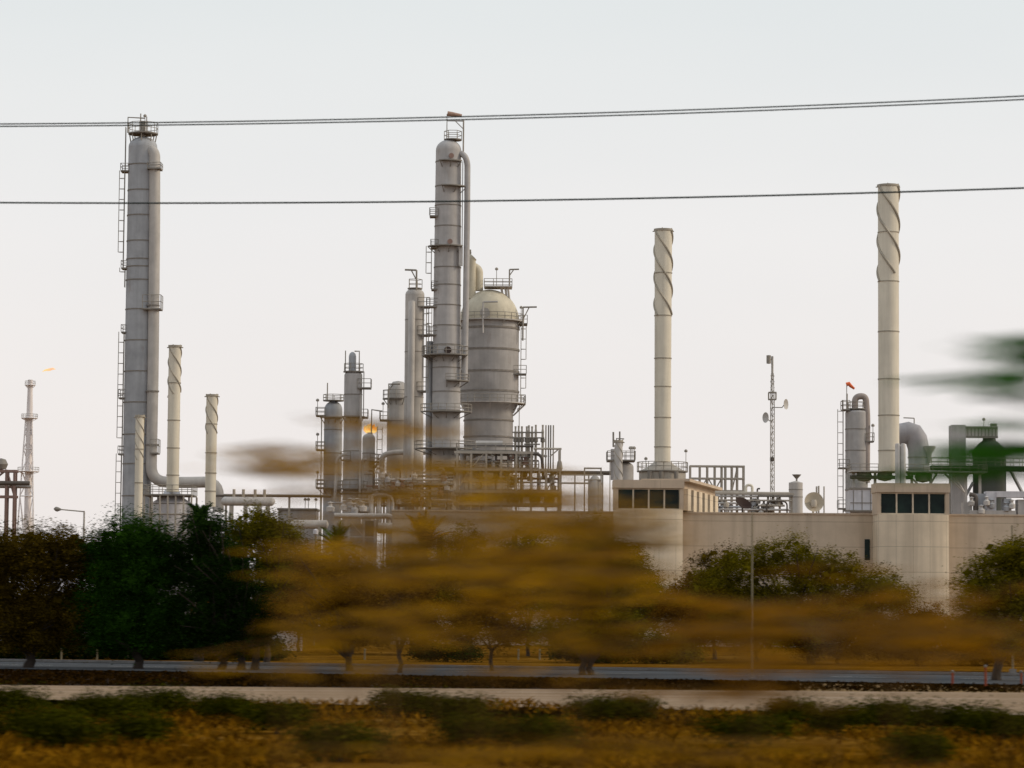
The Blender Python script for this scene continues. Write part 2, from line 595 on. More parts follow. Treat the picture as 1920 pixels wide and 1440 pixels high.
# ------------------------------------------------------------------ heater under the chimneys
st = Site('fired_heater', 'pale round heater drum in a steel frame at the foot of the cream chimneys', 'heater', 322, 940, 387)
r = st.m(36)
shell(st, c0, [(r, 0), (r, st.z(942)), (r * .55, st.z(932)), (r * .35, st.z(918))], SHED, 'drum')
seam_rings(st, c0, r, [st.z(y) for y in (945, 965, 985)], .12, .05)
z = st.z(928)
box_platform(st, -st.m(48), st.m(42), -r - 0.8, r + .8, z, st.m(17), sides='xXyY')
mb = MB()
for k in range(7):
    x = -st.m(46) + st.m(88) * k / 6
    for y in (-r - .6, r + .6):
        mb.tube([(x, y, 0), (x, y, z - .2)], .13, 6)
mb.build('frame_post', RACK, st.e)
mb = MB()
for y in (1000, 965):
    mb.bar((-st.m(46), -r - .6, st.z(y)), (st.m(42), -r - .6, st.z(y)), .14)
mb.build('frame_beam', RACK, st.e)

# ------------------------------------------------------------------ horizontal drum + rack in left middle
st = Site('horizontal_drum', 'pale horizontal drum with rounded ends, right of the chimney feet', 'tank', 465, 940, 382)
zc, rr = st.z(940), st.m(8.5)
mb = MB()
L = st.m(44)
pr_ = []
n = 20
for i in range(2):
    pass
pts = [(-L - .5, 0, zc), (-L - .4, 0, zc), (-L - .15, 0, zc), (-L, 0, zc), (L, 0, zc), (L + .15, 0, zc), (L + .4, 0, zc), (L + .5, 0, zc)]
mb.tube(pts, [.05, rr * .55, rr * .9, rr, rr, rr * .9, rr * .55, .05], 20)
mb.build('shell', PALE, st.e)
mb = MB()
for x in (-.7, -.1, .5, .85):
    mb.box((x * L, 0, (zc - rr) / 2), (.5, .9, zc - rr))
mb.build('saddle', RACK, st.e)
for x in (-.6, -.2, .3, .7):
    MB().tube([(x * L, 0, zc + rr * .8), (x * L, 0, zc + rr + 1.0)], .2, 8).build('nozzle', RACK, st.e)


def rack(name, label, cat, D, x0, x1, levels, bays, depth=3.0, posts=None, mat=None, w=.22, brace=(), railing=None, group=None, pipes=()):
    """steel frame between two picture columns; levels are picture rows"""
    st = Site(name, label, cat, (x0 + x1) / 2, levels[0], D, group)
    X0, X1 = st.pt(x0, levels[0]).x, st.pt(x1, levels[0]).x
    zt = st.z(levels[0])
    xs = [X0 + (X1 - X0) * k / bays for k in range(bays + 1)] if posts is None else [st.pt(p, levels[0]).x for p in posts]
    for x in xs:
        for y in (-depth / 2, depth / 2):
            MB().box((x, y, zt / 2), (w, w, zt)).build('post', mat or RACK, st.e)
    for ly in levels:
        z = st.z(ly)
        for y in (-depth / 2, depth / 2):
            MB().box(((X0 + X1) / 2, y * 1.003, z - w * .5 - .01), (X1 - X0 + w * 1.04, w * 1.1, w * 1.05)).build('beam', mat or RACK, st.e)
        for x in xs:
            MB().box((x, 0, z - w * .5 - .02), (w * .9, depth - w * 1.12, w)).build('cross_beam', mat or RACK, st.e)
    for bi, l0, l1 in brace:
        MB().bar((xs[bi], -depth / 2, st.z(levels[l0])), (xs[bi + 1], -depth / 2, st.z(levels[l1])), w * .6).build('brace', mat or RACK, st.e)
    for (py, r_, m_, dyy) in pipes:
        z = st.z(py)
        MB().tube([(X0 - 1.5, dyy, z), (X1 + 1.5, dyy, z)], r_, 10).build('pipe', m_, st.e)
    return st, xs


rack('pipe_rack', 'low pipe rack crossing in front of the sky, left of the twin columns', 'pipe rack', 398, 424, 602, [929], 3, 1.2, w=.2,
     pipes=((930.5, .16, DARKP, -.8), (929, .2, DECK, .6)))
st = Site('storage_shed', 'low grey flat roofed shed with lamps, behind the drum', 'shed', 560, 960, 420)
MB().box((0, 0, st.z(958) / 2), (st.m(70), 6, st.z(958))).build('wall', GREY, st.e)
MB().box((0, 0, st.z(958) + .15), (st.m(74), 6.6, .3)).build('roof', DECK, st.e)
for x in (574, 580, 594):
    lamp(st, (st.pt(x, 950).x, -2, st.z(958) + .3), 1.2)

# steel frame at left edge
st, xs = rack('steel_frame', 'rust red steel frame cut off by the left edge', 'steel frame', 300, -45, 31, [881, 929], 3, .9, posts=[-45, 14, 29], mat=REDST, w=.26, brace=((0, 1, 0), (1, 0, 1)), pipes=((906, .25, DARKP, -.5), (912, .18, GREY, .3)))
mb = MB().lathe((st.pt(2, 870).x, 0, st.z(881)), [(.0, 0), (.55, .1), (.75, .6), (.5, 1.1), (0, 1.25)], 14)
mb.build('valve', DECK, st.e)

# ------------------------------------------------------------------ far flare tower
st = Site('flare_tower', 'hazy pinkish lattice flare tower far off at the left', 'flare tower', 54, 850, 900)
zt, zb = st.z(712), 0
MB().tube([(0, 0, 0), (0, 0, st.z(780)), (0, 0, zt)], [1.15, 1.0, .75], 12).build('flare_pipe', HAZY, st.e)
mb = MB()
lv = [962, 930, 884, 842, 810, 783]
rr = lambda z: 4.4 - 3.2 * z / st.z(783)
for q in range(3):
    a = rad(200 + q * 120)
    f = lambda z: (rr(z) * math.cos(a), rr(z) * math.sin(a), z)
    mb.tube([f(0), f(st.z(783))], .22, 5)
for i in range(len(lv)):
    za = 0 if i == 0 else st.z(lv[i])
    zb_ = st.z(lv[i + 1]) if i + 1 < len(lv) else None
    for q in range(3):
        a, b2 = rad(200 + q * 120), rad(200 + q * 120 + 120)
        g = lambda z, an: (rr(z) * math.cos(an), rr(z) * math.sin(an), z)
        mb.tube([g(za, a), g(za, b2)], .16, 4)
        if zb_:
            mb.tube([g(za, a), g(zb_, b2)], .13, 4)
            mb.tube([g(za, b2), g(zb_, a)], .13, 4)
mb.build('lattice', HAZY2, st.e)
platform(st, c0, 1.0, 2.6, st.z(784), 0, 360, 1.3, HAZY2)
platform(st, c0, .8, 1.7, st.z(722), 0, 360, 1.3, HAZY2)
platform(st, c0, 1.0, 3.4, st.z(884), 0, 360, 1.3, HAZY2)
f0 = st.pt(93, 693)
mb = MB()
mb.tube([f0 + Vector((-2.3, 0, -.7)), f0 + Vector((-1.4, 0, -.2)), f0, f0 + Vector((1.0, 0, .3)), f0 + Vector((1.9, 0, .1))], [.05, .25, .45, .35, .05], 8)
mb.build('flame', FLAMEP, st.e)

# gas flare behind the twin columns
st = Site('flare_stack', 'flare stack with an orange flame behind the pair of columns', 'flare stack', 694, 812, 700)
zt = st.z(811)
MB().tube([(0, 0, 0), (0, 0, zt)], .7, 12).build('flare_pipe', GREY2, st.e)
mb = MB()
for dx, h, w_ in ((-1.1, 1.8, .5), (-.5, 2.1, .7), (0, 2.3, .8), (.7, 2.1, .7), (1.3, 1.6, .5)):
    mb.tube([(dx * .7, 0, zt - .1), (dx, 0, zt + h * .35), (dx * 1.15, 0, zt + h * .7), (dx * 1.25 + .2, 0, zt + h)], [w_ * .4, w_, w_ * .7, .05], 8)
mb.build('flame', FLAME, st.e)

# ------------------------------------------------------------------ middle group
grp = 'grey distillation columns'
st = Site('distillation_column', 'short blue-grey column with a round head, left of the twin columns', 'column', 624, 850, 411, grp)
r = st.m(34) / 2
zt = st.z(768)
shell(st, c0, [(r + .2, 0), (r + .2, 1.5), (r, 1.5), (r, zt)] + dome_prof(r, zt, st.m(16)), BLUEG)
seam_rings(st, c0, r, [st.z(y) for y in (784, 806, 850, 890, 930)], .14, .05)
platform(st, c0, .3, r + .2, st.z(751), 0, 360, st.m(11), brackets=False)
MB().tube([(-.9, 0, st.z(751)), (-.9, 0, st.z(718))], .09, 5).build('vent_pipe', RAIL, st.e)
for y in (783, 847, 918):
    box_platform(st, st.pt(593, y).x, -r + .2, -1.2, 1, st.z(y) + .3, 1.1, sides='xyY')
    lamp(st, (st.pt(596, y).x, -1.0, st.z(y) + .3), st.m(26))
platform(st, c0, r, r + 1.0, st.z(916), 200, 340, 1.1)
ladder(st, -r - .35, -.2, 1, st.z(783), -1, cage=False)
platform(st, c0, r, r + .7, st.z(783), 200, 330, 0)

st = Site('distillation_column', 'warm grey column with a pipe on its head and side platforms, tallest of the twin columns', 'column', 661, 830, 402, grp)
r = st.m(34) / 2
zt = st.z(704)
shell(st, c0, [(r + .2, 0), (r + .2, 1.5), (r * 1.1, 3), (r, st.z(820)), (r, zt)] + dome_prof(r, zt, st.m(9)), GREY)
seam_rings(st, c0, r, [st.z(y) for y in (740, 781, 846, 900)], .14, .05)
platform(st, c0, .4, r + .15, st.z(697), 0, 360, st.m(15), brackets=False)
MB().tube([(-.15, 0, zt), (-.15, 0, st.z(668)), (-.15, 0, st.z(663)), (-.15, 0, st.z(660))], [st.m(7), st.m(7), st.m(5.5), st.m(2)], 14).build('vapour_pipe', BLUEG, st.e)
mb = MB().tube([(st.m(11), -.4, st.z(697)), (st.m(11), -.4, st.z(659)), (st.m(2), -.4, st.z(659))], .1, 5)
mb.tube([(-st.m(15), -.4, st.z(697)), (-st.m(15), -.4, st.z(658))], .08, 5)
mb.build('davit', RAIL, st.e)
box_platform(st, r - .6, st.pt(696, 727).x, -1.3, .8, st.z(727), st.m(16), sides='Xy')
box_platform(st, r - .2, st.pt(690, 782).x, -1.3, .8, st.z(782), st.m(14), sides='Xy')
platform(st, c0, r, r + .8, st.z(782), 225, 330, 0)
platform(st, c0, r, r + 1.0, st.z(917), 180, 350, 1.1)
box_platform(st, -st.m(20), -st.m(2), -r - 1.1, -r + .1, st.z(863), 1.1, sides='xXy')
ladder(st, r + .25, -.6, st.z(782), st.z(697), 1, cage=False)
MB().tube(fillet([st.pt(688, 862, -1), st.pt(680, 862, -1), st.pt(680, 960, -1)], 1), .22, 8).tube([st.pt(677, 740, -2), st.pt(674, 960, -2)], .16, 8).build('side_pipe', GREY2, st.e)
MB().tube(fillet([st.pt(650, 850, -2.0), st.pt(632, 858, -2.4), st.pt(628, 940, -2.4)], 1.4), st.m(3), 8).build('reflux_pipe', PALE, st.e)

st = Site('distillation_column', 'small round-headed vessel half hidden at the right of the twin columns', 'column', 691, 870, 420, grp)
r = st.m(24) / 2
zt = st.z(822)
shell(st, c0, [(r, 0), (r, zt)] + dome_prof(r, zt, st.m(9)), GREY2)
seam_rings(st, c0, r, [st.z(y) for y in (850, 890)], .12, .05)
ladder(st, r + .3, -.4, 1, st.z(800), 1, cage=True)
mb = MB().tube([st.pt(696, 822), st.pt(697, 768), st.pt(717, 771)], .12, 5)
mb.build('davit', RAIL, st.e)
platform(st, c0, r, r + 1, st.z(866), 280, 400, 1.1)

# twin-shell column E
st = Site('distillation_column', 'tall slim column with a pipe running down its front, just left of the highest middle tower', 'column', 776, 740, 407, grp)
r = st.m(36) / 2
zt = st.z(553)
rb = st.m(68) / 2
zs = st.z(752)
shell(st, c0, [(r + .1, 0), (r + .1, st.z(900)), (r, st.z(750)), (r, zt)] + dome_prof(r, zt, st.m(13), 8, .5), GREY2)
platform(st, c0, .3, st.m(14), st.z(541), 0, 360, st.m(17), brackets=False)
davit(st, (st.m(3), -1.0, st.z(556)), st.z(508) - st.z(556), -st.m(22), .14)
seam_rings(st, c0, r, [st.z(y) for y in (600, 660, 745, 805, 870)], .1, .04)
P = [st.pt(772, 566, -r), st.pt(772, 585, -r - .5), st.pt(770, 760, -r - .5), st.pt(768, 950, -r - .5)]
MB().tube(P, st.m(6.5), 14).build('vapour_pipe', PALE, st.e)
for y in (575, 628, 733):
    box_platform(st, r - .9, st.pt(806, y).x, -1.3, 1.0, st.z(y), st.m(16), sides='Xy')
ladder(st, st.pt(800, 600).x, -.5, st.z(733), st.z(575), 1, cage=True)
ladder(st, st.pt(801, 900).x, -.5, 1, st.z(870), 1, cage=True)

st = Site('process_vessel', 'broad grey vessel with a corner platform at the foot of the slim column', 'vessel', 745, 850, 414)
r = st.m(40) / 2
zt = st.z(752)
shell(st, c0, [(r, 0), (r, zt), (r * .96, st.z(738)), (r * .8, st.z(724)), (r * .5, st.z(716)), (0, st.z(714))], GREY2)
platform(st, c0, r, r + .7, st.z(748), 160, 300, st.m(16))
mb = MB().tube([st.pt(728, 765, -2), st.pt(729, 720, -2), st.pt(750, 720, -2)], .13, 5).tube([st.pt(729, 732, -2), st.pt(738, 720, -2)], .08, 4)
mb.build('davit', RAIL, st.e)
seam_rings(st, c0, r, [st.z(y) for y in (790, 850, 900)], .12, .05)
box_platform(st, st.pt(713, 788).x, -r + .2, -2, .6, st.z(788), st.m(14), sides='xy')
lamp(st, (st.pt(719, 775).x, -1.5, st.z(788)), st.m(28))
MB().tube(fillet([st.pt(716, 945, -4), st.pt(716, 853, -4), st.pt(740, 848, -4), st.pt(838, 848, -4)], 1.3), st.m(5), 12).build('pipe', PALE, st.e)

# ------------------------------------------------------------------ F: main middle tower
st = Site('distillation_column', 'highest middle tower, grey with ring platforms, a windsock on top and a pipe down its right', 'column', 839, 500, 400, grp)
r1_, r0_ = st.m(48) / 2, st.m(53) / 2
zt = st.z(282)
za = st.z(705)
rz = lambda z: r0_ + (r1_ - r0_) * min(1, max(0, (z - za) / (zt - za)))
shell(st, c0, [(r0_ + .3, 0), (r0_ + .3, 2), (r0_, 2), (r0_, za), (r1_, zt)] + dome_prof(r1_, zt, st.m(20), 8), GREY)
seam_rings(st, c0, rz, [st.z(y) for y in (304, 350, 386, 425, 462, 502, 535, 573, 611, 647, 690, 735, 770)], .15, .06)
platform(st, (st.m(8), 0), .2, st.m(17), st.z(262), 0, 360, st.m(16), brackets=False)
xa, xb = st.pt(838, 250).x, st.pt(869, 250).x
mb = MB().tube([(xa, -.6, st.z(262)), (xa, -.6, st.z(228)), (xb, -.6, st.z(228))], .09, 5).tube([(xb, -.6, st.z(288)), (xb, -.6, st.z(226))], .12, 5)
mb.tube([(xb, -.6, st.z(243)), (xb - 1.1, -.6, st.z(229))], .06, 4)
mb.tube([(xa, -.6, st.z(229)), (xa, -.6, st.z(215))], .05, 4)
mb.build('davit', RAIL, st.e)
p0, p1 = st.pt(839, 213, -.6), st.pt(866, 217, -.6)
MB().tube([p0, p0.lerp(p1, .3) , p1], [.36, .34, .22], 10).build('windsock', paint('faded_windsock', (.42, .27, .2)), st.e)
P = [st.pt(860, 286, -.3), st.pt(872, 292, -1), st.pt(876.5, 306, -1), st.pt(876, 400, -1), st.pt(873, 600, -1), st.pt(871, 716, -1)]
MB().tube(fillet(P, 1.2), st.m(5.7), 14).build('vapour_pipe', GREY, st.e)
MB().tube([st.pt(806, 640, .5), st.pt(804, 800, .5), st.pt(803, 960, .5)], st.m(6), 12).build('riser_pipe', BLUEG, st.e)
for y, d0, d1, ext, h in ((304, 240, 320, .8, 0), (351, 250, 345, 1.0, 0), (463, 190, 320, 1.0, 0), (667, 190, 330, 1.6, 16), (773, 200, 345, 1.8, 14), (715, 270, 345, 1.4, 12), (842, 190, 340, 2.5, 14), (879, 250, 340, 2.5, 12)):
    z = st.z(y)
    platform(st, c0, rz(z), rz(z) + ext, z, d0, d1, st.m(h))
for x0, x1, y, up in ((806, 822, 406, 14), (808, 822, 465, 14), (809, 832, 543, 14), (800, 830, 575, 14), (800, 830, 628, 14), (795, 830, 668, 16)):
    box_platform(st, st.pt(x0, y).x, st.pt(x1, y).x, -1.4, .7, st.z(y), st.m(up), sides='xyY')
ladder(st, st.pt(809, 510).x, -.9, st.z(543), st.z(463), -1)
ladder(st, st.pt(803, 700).x, -.9, st.z(738), st.z(575), -1)
ladder(st, rz(zt) + .25, -.5, st.z(463), st.z(304), 1, cage=False)
MB().box(((st.pt(864, 480, -1.9)).x, -1.5, st.z(483)), (.55, .5, st.m(36)), 0).build('drop_leg', PALE, st.e)
manways(st, c0, r0_, [(275, st.z(659), .42)])
manways(st, c0, r1_, [(282, st.z(296), .3), (280, st.z(456), .3)], REDST)

# ------------------------------------------------------------------ G: domed vessel
st = Site('domed_vessel', 'broad domed vessel with ring platforms right behind the highest middle tower', 'vessel', 917, 680, 418)
r = st.m(112) / 2
zt = st.z(603)
rl = st.m(92) / 2
shell(st, c0, [(rl, 0), (rl, st.z(772)), (r, st.z(752)), (r, zt)], GREY)
shell(st, c0, dome_prof(r, zt + .02, st.m(60), 14), DOME, 'dome_head', 56)
seam_rings(st, c0, r, [st.z(y) for y in (617, 657, 698, 735)], .28, .12)
seam_rings(st, c0, rl, [st.z(y) for y in (789, 820, 850)], .24, .12)
platform(st, c0, r, r + .75, st.z(603), 180, 375, st.m(13), GREY2)
platform(st, c0, r, r + 1.1, st.z(757), 200, 380, st.m(14), GREY2)
box_platform(st, r - .1, r + 1.2, -1.5, 1.2, st.z(607), st.m(15), sides='Xy')
box_platform(st, r - 1.2, r + 1.1, -2.5, -.5, st.z(702), st.m(15), sides='xXy')
box_platform(st, r - .1, r + 1.0, -1.5, 1.0, st.z(756), st.m(15), sides='Xy')
# head platform on stilts
xa, xb = st.pt(908, 537).x, st.pt(960, 537).x
box_platform(st, xa, xb, -2.0, 1.5, st.z(538), st.m(13), mat=GREY2)
mb = MB()
for px_, py_ in ((945, 548), (953, 557), (958, 560)):
    mb.tube([(st.pt(px_ - 6, 540).x, -1, st.z(538)), (st.pt(px_ - 3, py_).x, -1, st.z(py_) - .3)], .18, 5)
mb.build('platform_post', GREY2, st.e)
davit(st, (st.pt(955, 538).x, -1.6, st.z(538)), st.m(31), st.m(18), .12)
lamp(st, (st.pt(931, 538).x, -1.6, st.z(538)), st.m(30))
davit(st, (st.pt(980, 640).x, -1.6, st.z(640)), st.m(63), st.m(26), .13)
lamp(st, (st.pt(977, 604).x, -1.2, st.z(607)), st.m(28))
davit(st, (st.pt(906, 630).x, -r - .5, st.z(630, 906)), st.m(58), st.m(27), .14, False, mat=PALE)
ladder(st, r + .3, -.8, st.z(756), st.z(702), 1)
ladder(st, r + .3, -.8, st.z(702), st.z(607), 1)
ladder(st, rl + .9, -.8, 1, st.z(757), 1, cage=False)
manways(st, c0, r * .93, [(262, st.z(592), .6)], GREY2)
# overhead line: two rising nozzles and gooseneck
MB().tube(fillet([st.pt(884, 560, -1), st.pt(884, 500, -1), st.pt(884, 486, -1), st.pt(888, 482, -1)], .4), st.m(8), 14).build('nozzle', DOME, st.e)
MB().tube(fillet([st.pt(886, 500, 0), st.pt(897, 506, 0), st.pt(897, 545, 0)], 1.0), st.m(9), 14).build('gooseneck', DOME, st.e)
MB().tube([st.pt(882, 490, -1), st.pt(882, 468, -1)], .12, 6).tube([st.pt(880, 474, -1), st.pt(884, 474, -1)], .1, 5).build('relief_valve', RAIL, st.e)
mb = MB().bar((r - .2, -1, st.z(757) - .2), (rl, -1, st.z(775)), .16).bar((r + .9, -1, st.z(757) - .2), (rl, -1, st.z(780)), .16)
mb.build('bracket', GREY2, st.e)

# ------------------------------------------------------------------ process structure under the middle tower
st = Site('process_structure', 'open steel structure full of pipes and decks below the domed vessel', 'steel structure', 960, 880, 392)
X = lambda px, py=880: st.pt(px, py).x
mb = MB()
posts = [858, 884, 912, 940, 968, 996, 1024, 1049]
levels = [848, 880, 921, 944]
for px_ in posts:
    top = 848 if px_ < 1000 else (842 if px_ > 1040 else 880)
    for y in (-3, 3):
        MB().box((X(px_), y, st.z(top) / 2), (.28, .28, st.z(top))).build('post', RACK, st.e)
for ly in levels:
    x1 = 1000 if ly == 848 else 1053
    for y in (-3.02, 3.02):
        MB().box(((X(852) + X(x1)) / 2, y, st.z(ly) - .2), (X(x1) - X(852), .3, .34)).build('beam', RACK, st.e)
mb = MB()
mb.bar((X(1000), -3, st.z(843)), (X(1052), -3, st.z(843)), .2)
mb.bar((X(1030), -3, st.z(858)), (X(1046), -3, st.z(844)), .12)
mb.build('beam', RACK, st.e)
mb = MB()
for i, (la, lb) in ((0, (921, 880)), (2, (944, 921)), (3, (921, 880)), (5, (944, 921)), (6, (921, 880)), (1, (880, 848))):
    MB().bar((X(posts[i]), -3, st.z(la)), (X(posts[i + 1]), -3, st.z(lb)), .12).build('brace', RACK, st.e)
for ly, x0, x1, h in ((848, 856, 966, 12), (880, 854, 1010, 11), (921, 880, 1050, 13)):
    box_platform(st, X(x0), X(x1), -2.8, 2.8, st.z(ly) + .15, st.m(h), sides='yXx')
for px0, px1, py_, rr_, m_ in ((892, 942, 833, 6, GREY2), (870, 1000, 838, 2.2, DARKP), (866, 930, 851, 3.5, PALE), (880, 1046, 898, 2.2, REDST), (870, 1040, 905, 1.6, PALE), (900, 1050, 930, 2.6, PALE), (860, 960, 866, 2.4, BLUEG), (930, 1010, 864, 1.6, REDST)):
    MB().tube([(X(px0), R.uniform(-2, 0), st.z(py_)), (X(px1), R.uniform(-2, 0), st.z(py_))], st.m(rr_), 10).build('pipe', m_, st.e)
for px_, pt_, pb_, rr_, m_ in ((868, 848, 960, 6, BLUEG), (902, 880, 960, 3, PALE), (930, 852, 940, 2.2, GREY), (953, 848, 950, 2.6, GREY2), (978, 860, 950, 3, RACK), (1010, 880, 950, 3.2, PALE), (1036, 890, 950, 4, RACK)):
    MB().tube([(X(px_), R.uniform(-2.2, 1), st.z(pt_)), (X(px_), R.uniform(-2, 0), max(0, st.z(pb_)))], st.m(rr_), 10).build('pipe', m_, st.e)
MB().lathe((X(884), -1, 0), [(st.m(15), st.z(940)), (st.m(15), st.z(902))] + dome_prof(st.m(15), st.z(900), st.m(6), 5), 20).build('drum', GREY2, st.e)
# valve manifold with vertical stubs
stubs = [(966, 800), (972, 799), (978, 800), (987, 800), (991, 798), (997, 800), (1004, 797), (1017, 797)]
for px_, t_ in stubs:
    mb = MB().tube([(X(px_), -1, st.z(880)), (X(px_), -1, st.z(t_ + 14))], st.m(2.4), 8)
    mb.tube([(X(px_), -1, st.z(t_ + 14)), (X(px_), -1, st.z(t_ + 7)), (X(px_), -1, st.z(t_))], [st.m(2.8), st.m(1.6), st.m(2.0)], 8)
    o = mb.build('vent_pipe', RACK, st.e)
    MB().lathe((X(px_), -1, st.z(826)), [(0, -st.m(5)), (st.m(4.2), -st.m(3)), (st.m(4.2), st.m(3)), (0, st.m(5))], 10).build('valve', DECK, o)
mb = MB()
for py_, x0, x1 in ((812, 960, 1018), (822, 955, 1020), (834, 982, 1012), (850, 958, 1010), (858, 960, 1000)):
    mb.tube([(X(x0), -1.8, st.z(py_)), (X(x1), -1.8, st.z(py_))], st.m(1.5), 6)
mb.build('header_pipe', DECK, st.e)
MB().tube(fillet([(X(990), -2, st.z(853)), (X(1015), -2, st.z(852)), (X(1019), -2, st.z(900))], 1.2), st.m(3), 10).build('elbow_pipe', DARKP, st.e)
for px_ in (1023, 1028, 1032, 1037):
    MB().tube([(X(px_), -.5, st.z(885)), (X(px_), -.5, st.z(797))], st.m(1.3), 6).build('vent_pipe', RACK if px_ % 2 else DECK, st.e)
MB().tube([(X(1049), -1, 0), (X(1049), -1, st.z(866))], st.m(4), 8).tube([(X(1049), -1, st.z(880)), (X(1049), -1, st.z(868)), (X(1049), -1, st.z(865))], [st.m(6), st.m(4.5), st.m(4)], 8).build('flanged_pipe', RACK, st.e)
for k in range(26):
    px_ = R.uniform(884, 1044); py_ = R.choice([R.uniform(884, 918), R.uniform(924, 945), R.uniform(852, 878)])
    if py_ < 880 and px_ > 990: px_ -= 110
    MB().lathe((X(px_), R.uniform(-2.4, 1.5), st.z(py_)), [(0, -.45), (.4, -.4), (.45, .1), (.2, .3), (.2, .6), (.42, .62), (.42, .75), (0, .78)], 10).build('valve', R.choice([DECK, REDST, BLUEG, PALE]), st.e)
for k in range(7):
    lamp(st, (X(R.uniform(890, 1040)), -2.8, st.z(R.choice([921, 880]))), 1.6)

st = Site('process_piping', 'dense tangle of pipes, decks and posts around the feet of the middle columns', 'pipework', 770, 920, 392)
X = lambda px, py=920: st.pt(px, py).x
for k, px_ in enumerate((704, 722, 741, 763, 784, 806, 828, 846)):
    MB().box((X(px_), -3, st.z(884 + 12 * (k % 3)) / 2), (.26, .26, st.z(884 + 12 * (k % 3)))).build('post', RACK, st.e)
for py_, a, b2 in ((908, 700, 850), (932, 690, 850), (888, 780, 850), (950, 640, 850)):
    MB().box(((X(a) + X(b2)) / 2, -3.2, st.z(py_)), (X(b2) - X(a), .2, .3)).build('beam', RACK, st.e)
for py_, a, b2, q, m_ in ((902, 705, 850, 2.4, PALE), (914, 690, 850, 1.8, REDST), (922, 700, 850, 2.6, GREY2), (928, 640, 800, 1.6, DARKP), (940, 660, 850, 3.0, PALE), (946, 620, 850, 1.8, BLUEG), (895, 770, 852, 2.0, DARKP)):
    MB().tube([(X(a), -3.6 - .2 * q, st.z(py_)), (X(b2), -3.6 - .2 * q, st.z(py_))], st.m(q), 8).build('pipe', m_, st.e)
for k in range(22):
    a, t_ = R.uniform(700, 850), R.uniform(880, 920)
    MB().tube(fillet([(X(a - R.choice((-9, 9))), -4, st.z(t_)), (X(a), -4, st.z(t_)), (X(a), -4, max(.2, st.z(t_ + R.uniform(30, 70))))], .6), st.m(R.uniform(.9, 2.4)), 8).build('pipe', R.choice([RACK, PALE, DARKP, BLUEG, GREY2, REDST]), st.e)
for k in range(20):
    MB().lathe((X(R.uniform(700, 850)), -4.6, st.z(R.uniform(888, 948))), [(0, -.45), (.4, -.4), (.45, .1), (.2, .3), (.2, .6), (.42, .62), (.42, .75), (0, .78)], 10).build('valve', R.choice([DECK, REDST, BLUEG, PALE]), st.e)
box_platform(st, X(776), X(852), -5, -3.4, st.z(909), st.m(13), sides='xy')
box_platform(st, X(702), X(770), -5, -3.4, st.z(933), st.m(13), sides='xy')

rack('pipe_bridge', 'dark pipe bridge with railing reaching right from the steel structure toward the lookout', 'pipe bridge', 390, 1052, 1130, [889, 905], 3, 2.0, w=.14,
     pipes=((887, .3, DARKP, -.6),))
st, xs = rack('davit_frame', 'small square lifting frame above the pipe bridge', 'lifting frame', 386, 1096, 1127, [877, 899], 1, 1.5, w=.14)
MB().lathe((st.m(4), 0, 0), [(.9, 0), (.9, st.z(902)), (.4, st.z(893)), (0, st.z(891))], 14).build('vessel', GREY2, st.e)

# ------------------------------------------------------------------ exchanger in front (left middle)
st = Site('exchanger_frame', 'blue-grey braced steel frame carrying a long pale pipe, above the dark palm', 'exchanger frame', 685, 990, 330)
X = lambda px, py=980: st.pt(px, py).x
zb = st.z(968)
MB().tube(fillet([(X(628), -1.5, st.z(968)), (X(735), -1.5, st.z(968)), (X(744), -1.5, st.z(985))], .8), st.m(5), 12).build('pipe', PALE, st.e)
mb = MB()
for px_ in (632, 656, 684, 704):
    for y in (-1.5, 1.5):
        mb.box((X(px_), y, st.z(975) / 2), (.22, .22, st.z(975)))
mb.bar((X(632), -1.5, st.z(1008)), (X(656), -1.5, st.z(978)), .1).bar((X(656), -1.5, st.z(978)), (X(684), -1.5, st.z(1008)), .1).bar((X(632), -1.5, st.z(978)), (X(656), -1.5, st.z(1008)), .1)
mb.bar((X(630), -1.5, st.z(1008)), (X(706), -1.5, st.z(1008)), .12)
mb.build('frame', BLUEG, st.e)
MB().box(((X(640) + X(704)) / 2, 1, st.z(1000)), (X(704) - X(640), 1.6, st.m(36))).build('cooler_box', BLUEG, st.e)
MB().box(((X(684) + X(704)) / 2, -1.2, st.z(992)), (1.2, .5, st.m(30))).build('door', plain('dark_blue_panel', (.08, .10, .13)), st.e)
mb = MB().tube([(X(706), 0, st.z(990)), (X(709), 0, st.z(990)), (X(738), 0, st.z(990)), (X(745), 0, st.z(990)), (X(747), 0, st.z(990))], [.3, st.m(10), st.m(10), st.m(6), .1], 16)
mb.build('exchanger_drum', PALE, st.e)
for px_, t_, w_ in ((695, 928, 5), (710, 940, 4), (728, 935, 4)):
    MB().tube([(X(px_), .5, st.z(t_)), (X(px_), .5, st.z(985))], st.m(w_), 10).build('riser_pipe', R.choice([PALE, GREY2]), st.e)
MB().tube(fillet([(X(694), .5, st.z(950)), (X(694), .5, st.z(928)), (X(735), .5, st.z(928)), (X(735), .5, st.z(960))], 1), st.m(3.5), 10).build('loop_pipe', PALE, st.e)
for k in range(10):
    MB().lathe((X(R.uniform(616, 700)), R.uniform(-1, 1), st.z(R.uniform(944, 962))), [(0, -.5), (.45, -.4), (.5, .1), (.2, .3), (.2, .6), (.42, .62), (0, .78)], 10).build('valve', R.choice([BLUEG, DECK, PALE]), st.e)
st = Site('horizontal_drum', 'low white horizontal tank lying left of the braced frame, over the trees', 'tank', 580, 985, 332)
mb = MB().tube([(-st.m(36), 0, st.z(983)), (-st.m(33), 0, st.z(983)), (st.m(33), 0, st.z(983)), (st.m(36), 0, st.z(983))], [.1, st.m(8), st.m(8), .1], 16)
mb.build('shell', PALE, st.e)
